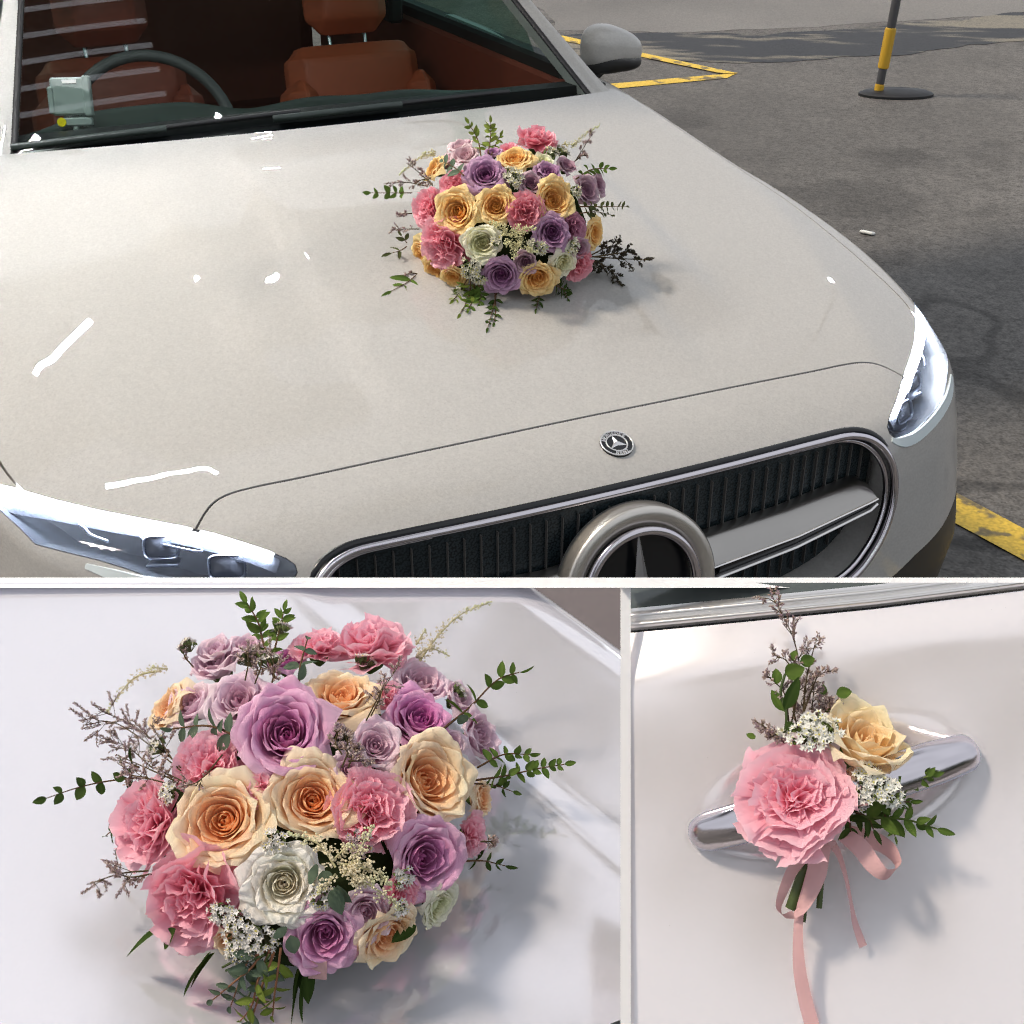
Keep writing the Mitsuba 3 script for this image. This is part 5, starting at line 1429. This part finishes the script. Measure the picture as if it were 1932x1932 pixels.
leaf_sprig(fk, zp((960, 1000, .03), (985, 1040, .03), (990, 1085, .03)), .018, .006, 2, 525, 'deep', .0008)
leaf_sprig(fk, zp((1130, 1000, .03), (1170, 1050, .03), (1185, 1100, .03)), .010, .003, 3, 526, 'green', .0006)
for s, (x, y, h, r, c) in enumerate([(790, 665, .046, 74, 46), (875, 650, .046, 80, 52), (830, 610, .040, 66, 36), (1065, 830, .046, 56, 34), (1110, 880, .046, 66, 44), (1165, 910, .044, 56, 30), (1060, 910, .046, 46, 28), (1030, 960, .034, 30, 16), (1190, 960, .03, 36, 16), (690, 660, .035, 30, 14)]):
    statice(fk, dz(x, y, h), unit(DN + .5 * up2 + .3 * rt2 * (1 if x > 950 else -.2)), r * .4271 * .81 / FOC, 600 + s, c, size=.0046, white=(.80, .80, .74), green=(.13, .17, .05))
# stems and ribbon
put('stem', tube(zp((830, 1130, .02), (790, 1240, .02), (728, 1424, .018)), .0042, 8), 'stem_green', fk, smooth=True)
put('stem', tube(zp((870, 1130, .018), (862, 1260, .015), (850, 1420, .014)), .0020, 8), 'stem_green', fk, smooth=True)
put('stem', tube(zp((820, 1300, .012), (790, 1420, .010), (783, 1482, .010)), .0013, 6), 'stem_green', fk, smooth=True)
def ribbon(pts, width, roll, n=60, label=None):
    """pts (zx, zy, h); width in metres; roll (degrees, one per point): 0 lies flat on the door"""
    P = spline(zp(*pts), n)
    t = np.gradient(P, axis=0); t /= np.linalg.norm(t, axis=1, keepdims=True)
    rl = np.radians(np.interp(np.linspace(0, 1, n), np.linspace(0, 1, len(roll)), roll))
    b = np.cross(t, DN); b /= np.linalg.norm(b, axis=1, keepdims=True) + 1e-9
    c = np.cross(b, t)
    wd = np.broadcast_to(np.interp(np.linspace(0, 1, n), np.linspace(0, 1, np.size(width)), np.atleast_1d(width)), (n,))
    s = b * np.cos(rl)[:, None] + c * np.sin(rl)[:, None]
    u = np.linspace(-1, 1, 5)
    V = (P[:, None] + s[:, None] * (u[None, :, None] * wd[:, None, None] / 2)).reshape(-1, 3)
    return put('ribbon', (V, grid_faces(n, 5)), 'ribbon_satin', fk, smooth=True, label=label)
ribbon([(855, 1140, .030), (800, 1170, .032), (735, 1250, .026), (690, 1350, .022), (672, 1420, .020), (695, 1455, .022), (740, 1450, .026)], [.0085, .0085, .0075, .0065, .006, .006], [0, 10, 25, 35, 60, 110, 160])
ribbon([(860, 1135, .034), (848, 1200, .036), (838, 1270, .035), (810, 1350, .032), (775, 1420, .029), (740, 1452, .027)], [.012, .0125, .012, .010, .008, .006], [5, 0, -10, -20, -40, -60])
ribbon([(840, 1210, .030), (800, 1330, .026), (765, 1440, .022), (757, 1560, .018), (765, 1700, .014), (790, 1830, .010), (825, 1960, .008)], [.006, .007, .006, .0065, .008, .0088, .0092], [10, -15, -30, -20, -5, 0, 0])
ribbon([(960, 1095, .030), (1030, 1150, .036), (1090, 1230, .040), (1140, 1272, .040), (1185, 1255, .034), (1198, 1215, .026), (1160, 1160, .020), (1090, 1120, .018), (985, 1090, .022)], [.010, .0115, .0105, .009, .008, .0085, .010, .011, .010], [15, 5, -10, -35, -80, -120, -160, -180, -185])
ribbon([(905, 1130, .026), (940, 1190, .024), (970, 1290, .018), (992, 1400, .014), (1010, 1490, .010), (1045, 1590, .006)], [.006, .005, .0045, .004, .005, .0055], [20, 45, 55, 60, 40, 20])
ribbon([(760, 1440, .026), (830, 1180, .032)], [.004, .004], [10, 10], n=12)
put('ribbon_knot', trimesh.Trimesh(*(lambda b: (b[0], b[1]))(box((.012, .010, .010), dz(880, 1130, .030), np.array([rt2, up2, DN]), bevel=.004))), 'ribbon_satin', fk, smooth=40)
# ---------------------------------------------------------------- round the scene: added unseen roof, lamps, overhanging tree (seen as reflections and shade)
scene['dark_timber'] = two({'type': 'principled', 'base_color': proc(lambda p, n, uv: mi.Color3f(.030, .024, .022) * (.7 + .6 * mikit.fbm(p.x * 3, p.y * 30, p.z * 30, 3))), 'roughness': .7})
rk = thing('added_roof', 'unseen dark timber roof, slats mirrored in the windscreen, solid part added to darken its reflection', 'carport')  # roof added out of view so the windscreen mirrors dark timber
for i in range(15):
    y = 2.03 + i * .088
    put('slat', box((3.0, .060, .03), (-1.60, y, 2.62), bevel=.004), 'dark_timber', rk, smooth=False)
put('deck', box((2.0, 1.3, .04), (.90, 2.70, 2.66)), 'dark_timber', rk, smooth=False)  # added to keep bright sky out of the windscreen's reflection
for y in (2.15, 3.25):
    put('beam', box((5.1, .12, .16), (-.65, y, 2.74)), 'dark_timber', rk, smooth=False)
    put('post', box((.14, .14, 2.7), (-3.05, y, 1.35)), 'dark_timber', rk, smooth=False)

# fluorescent tubes on a gantry to the left; their reflections lie on the bonnet
lamp_n = [0]
def reflect_ray(px, py):
    p = hit(px, py); n = normal_at(p); d = unit(ray(px, py))
    return p, d - 2 * np.dot(d, n) * n
def tube_lamp(a, b, dist, r, glow, lab):
    P = []
    for q in (a if b is None else (a, b)):
        p, d = reflect_ray(*q)
        P.append(p + d * dist)
    k = thing('tube_lamp', lab, 'lamp', 'fluorescent tubes')
    P = np.array(P)
    kk = put('tube', tube(spline(P, 24), r, 10), 'lamp_white', k, smooth=True)
    scene[kk]['emitter'] = {'type': 'area', 'radiance': rgb(*glow)}
    put('wire', tube([P.mean(0), P.mean(0) + [0, 0, .8]], .004, 5), 'black_plastic', k, smooth=True)
G = (45, 45, 44)
tube_lamp([(66, 707), (92, 682), (118, 656), (144, 631), (170, 606)], None, 1.4, .010, G, 'lit tube lamp mirrored as a slanted streak on the left of the bonnet')
tube_lamp([(200, 918), (250, 908), (300, 899), (350, 890), (392, 884)], None, 1.4, .010, G, 'lit tube lamp mirrored as a long streak above the near headlight')
tube_lamp((392, 884), (410, 894), 1.4, .008, G, 'short lit tube lamp mirrored at the end of the long streak')
tube_lamp((518, 520), (527, 521), 1.4, .010, G, 'small lit lamp mirrored as a dot left of the bouquet')
tube_lamp((1564, 528), (1572, 530), 1.4, .010, G, 'small lit lamp mirrored as a dot on the far wing')
tube_lamp((473, 249), (512, 249), 1.4, .010, G, 'lit lamp mirrored at the rear edge of the bonnet')


# a tree whose boughs hang over the near panels: it is seen only as reflections in their paint
rng = np.random.default_rng(77)
tk = thing('overhanging_tree', 'leafy tree standing behind the viewer with boughs reaching over the near panels', 'tree')
def crown(centre, size, clumps, leaves, seed):
    rng = np.random.default_rng(seed)
    V, F = [], []
    for c in range(clumps):
        o = rng.uniform(-1, 1, 3)
        while (o ** 2).sum() > 1: o = rng.uniform(-1, 1, 3)
        o = o * size + centre
        for l in range(leaves):
            p = o + rng.normal(0, 1, 3) * [.12, .12, .06]
            fr = frame(rng.normal(0, 1, 3) + [0, 0, .8])
            a, b = rng.uniform(.035, .06), rng.uniform(.018, .03)
            n = len(V) * 4
            V.append(np.array([[-a, 0, 0], [0, -b, 0], [a, 0, 0], [0, b, 0]]) @ fr + p); F.append([n, n + 1, n + 2, n + 3])
    V = np.vstack(V)
    put('crown', (V, np.array(F)), 'leaf', tk, smooth=False, color=np.tile((.05, .075, .03), (len(V), 1)))
crown(np.array([-.35, .55, 4.1]), np.array([1.30, 1.2, .28]), 30, 170, 5)
crown(np.array([-2.8, -3.4, 4.0]), np.array([1.6, 1.3, .45]), 30, 170, 6)
scene['bark'] = two({'type': 'diffuse', 'reflectance': proc(lambda p, n, uv: mi.Color3f(.10, .075, .055) * (.5 + mikit.fbm(p.x * 12, p.y * 12, p.z * 3, 3)))})
put('trunk', tube(spline([(-4.6, -2.6, 0), (-4.5, -2.5, 1.4), (-4.3, -2.3, 2.8), (-4.2, -2.2, 4.4)], 16), np.linspace(.20, .12, 16), 14), 'bark', tk, smooth=True)
put('bough', tube(spline([(-4.3, -2.3, 2.9), (-3.2, -1.6, 3.7), (-1.8, -.6, 4.2), (-.3, .3, 4.3)], 16), np.linspace(.10, .02, 16), 10), 'bark', tk, smooth=True)
put('bough', tube(spline([(-4.3, -2.3, 3.0), (-3.4, -2.8, 3.8), (-2.2, -3.2, 4.1), (-.6, -3.3, 4.1)], 16), np.linspace(.09, .02, 16), 10), 'bark', tk, smooth=True)
# a clipped hedge added behind the viewer for the chrome handle to mirror
hk_ = thing('unseen_hedge', 'long dark green hedge added behind the viewer for the chrome handle to mirror', 'unseen_hedge')
V = []
rng = np.random.default_rng(12)
P = rng.uniform(0, 1, (9000, 3)) * [16, 1.0, 2.2] + [-9, -7.6, 0]
V, F = [], []
for i, p in enumerate(P):
    fr = frame(rng.normal(0, 1, 3)); a = rng.uniform(.08, .14)
    V.append(np.array([[-a, 0, 0], [0, -a * .5, 0], [a, 0, 0], [0, a * .5, 0]]) @ fr + p); F.append([4 * i, 4 * i + 1, 4 * i + 2, 4 * i + 3])
V = np.vstack(V)
k = put('foliage', (V, np.array(F)), 'leaf', hk_, smooth=False, color=np.tile((.035, .06, .02), (len(V), 1)), kind='stuff')
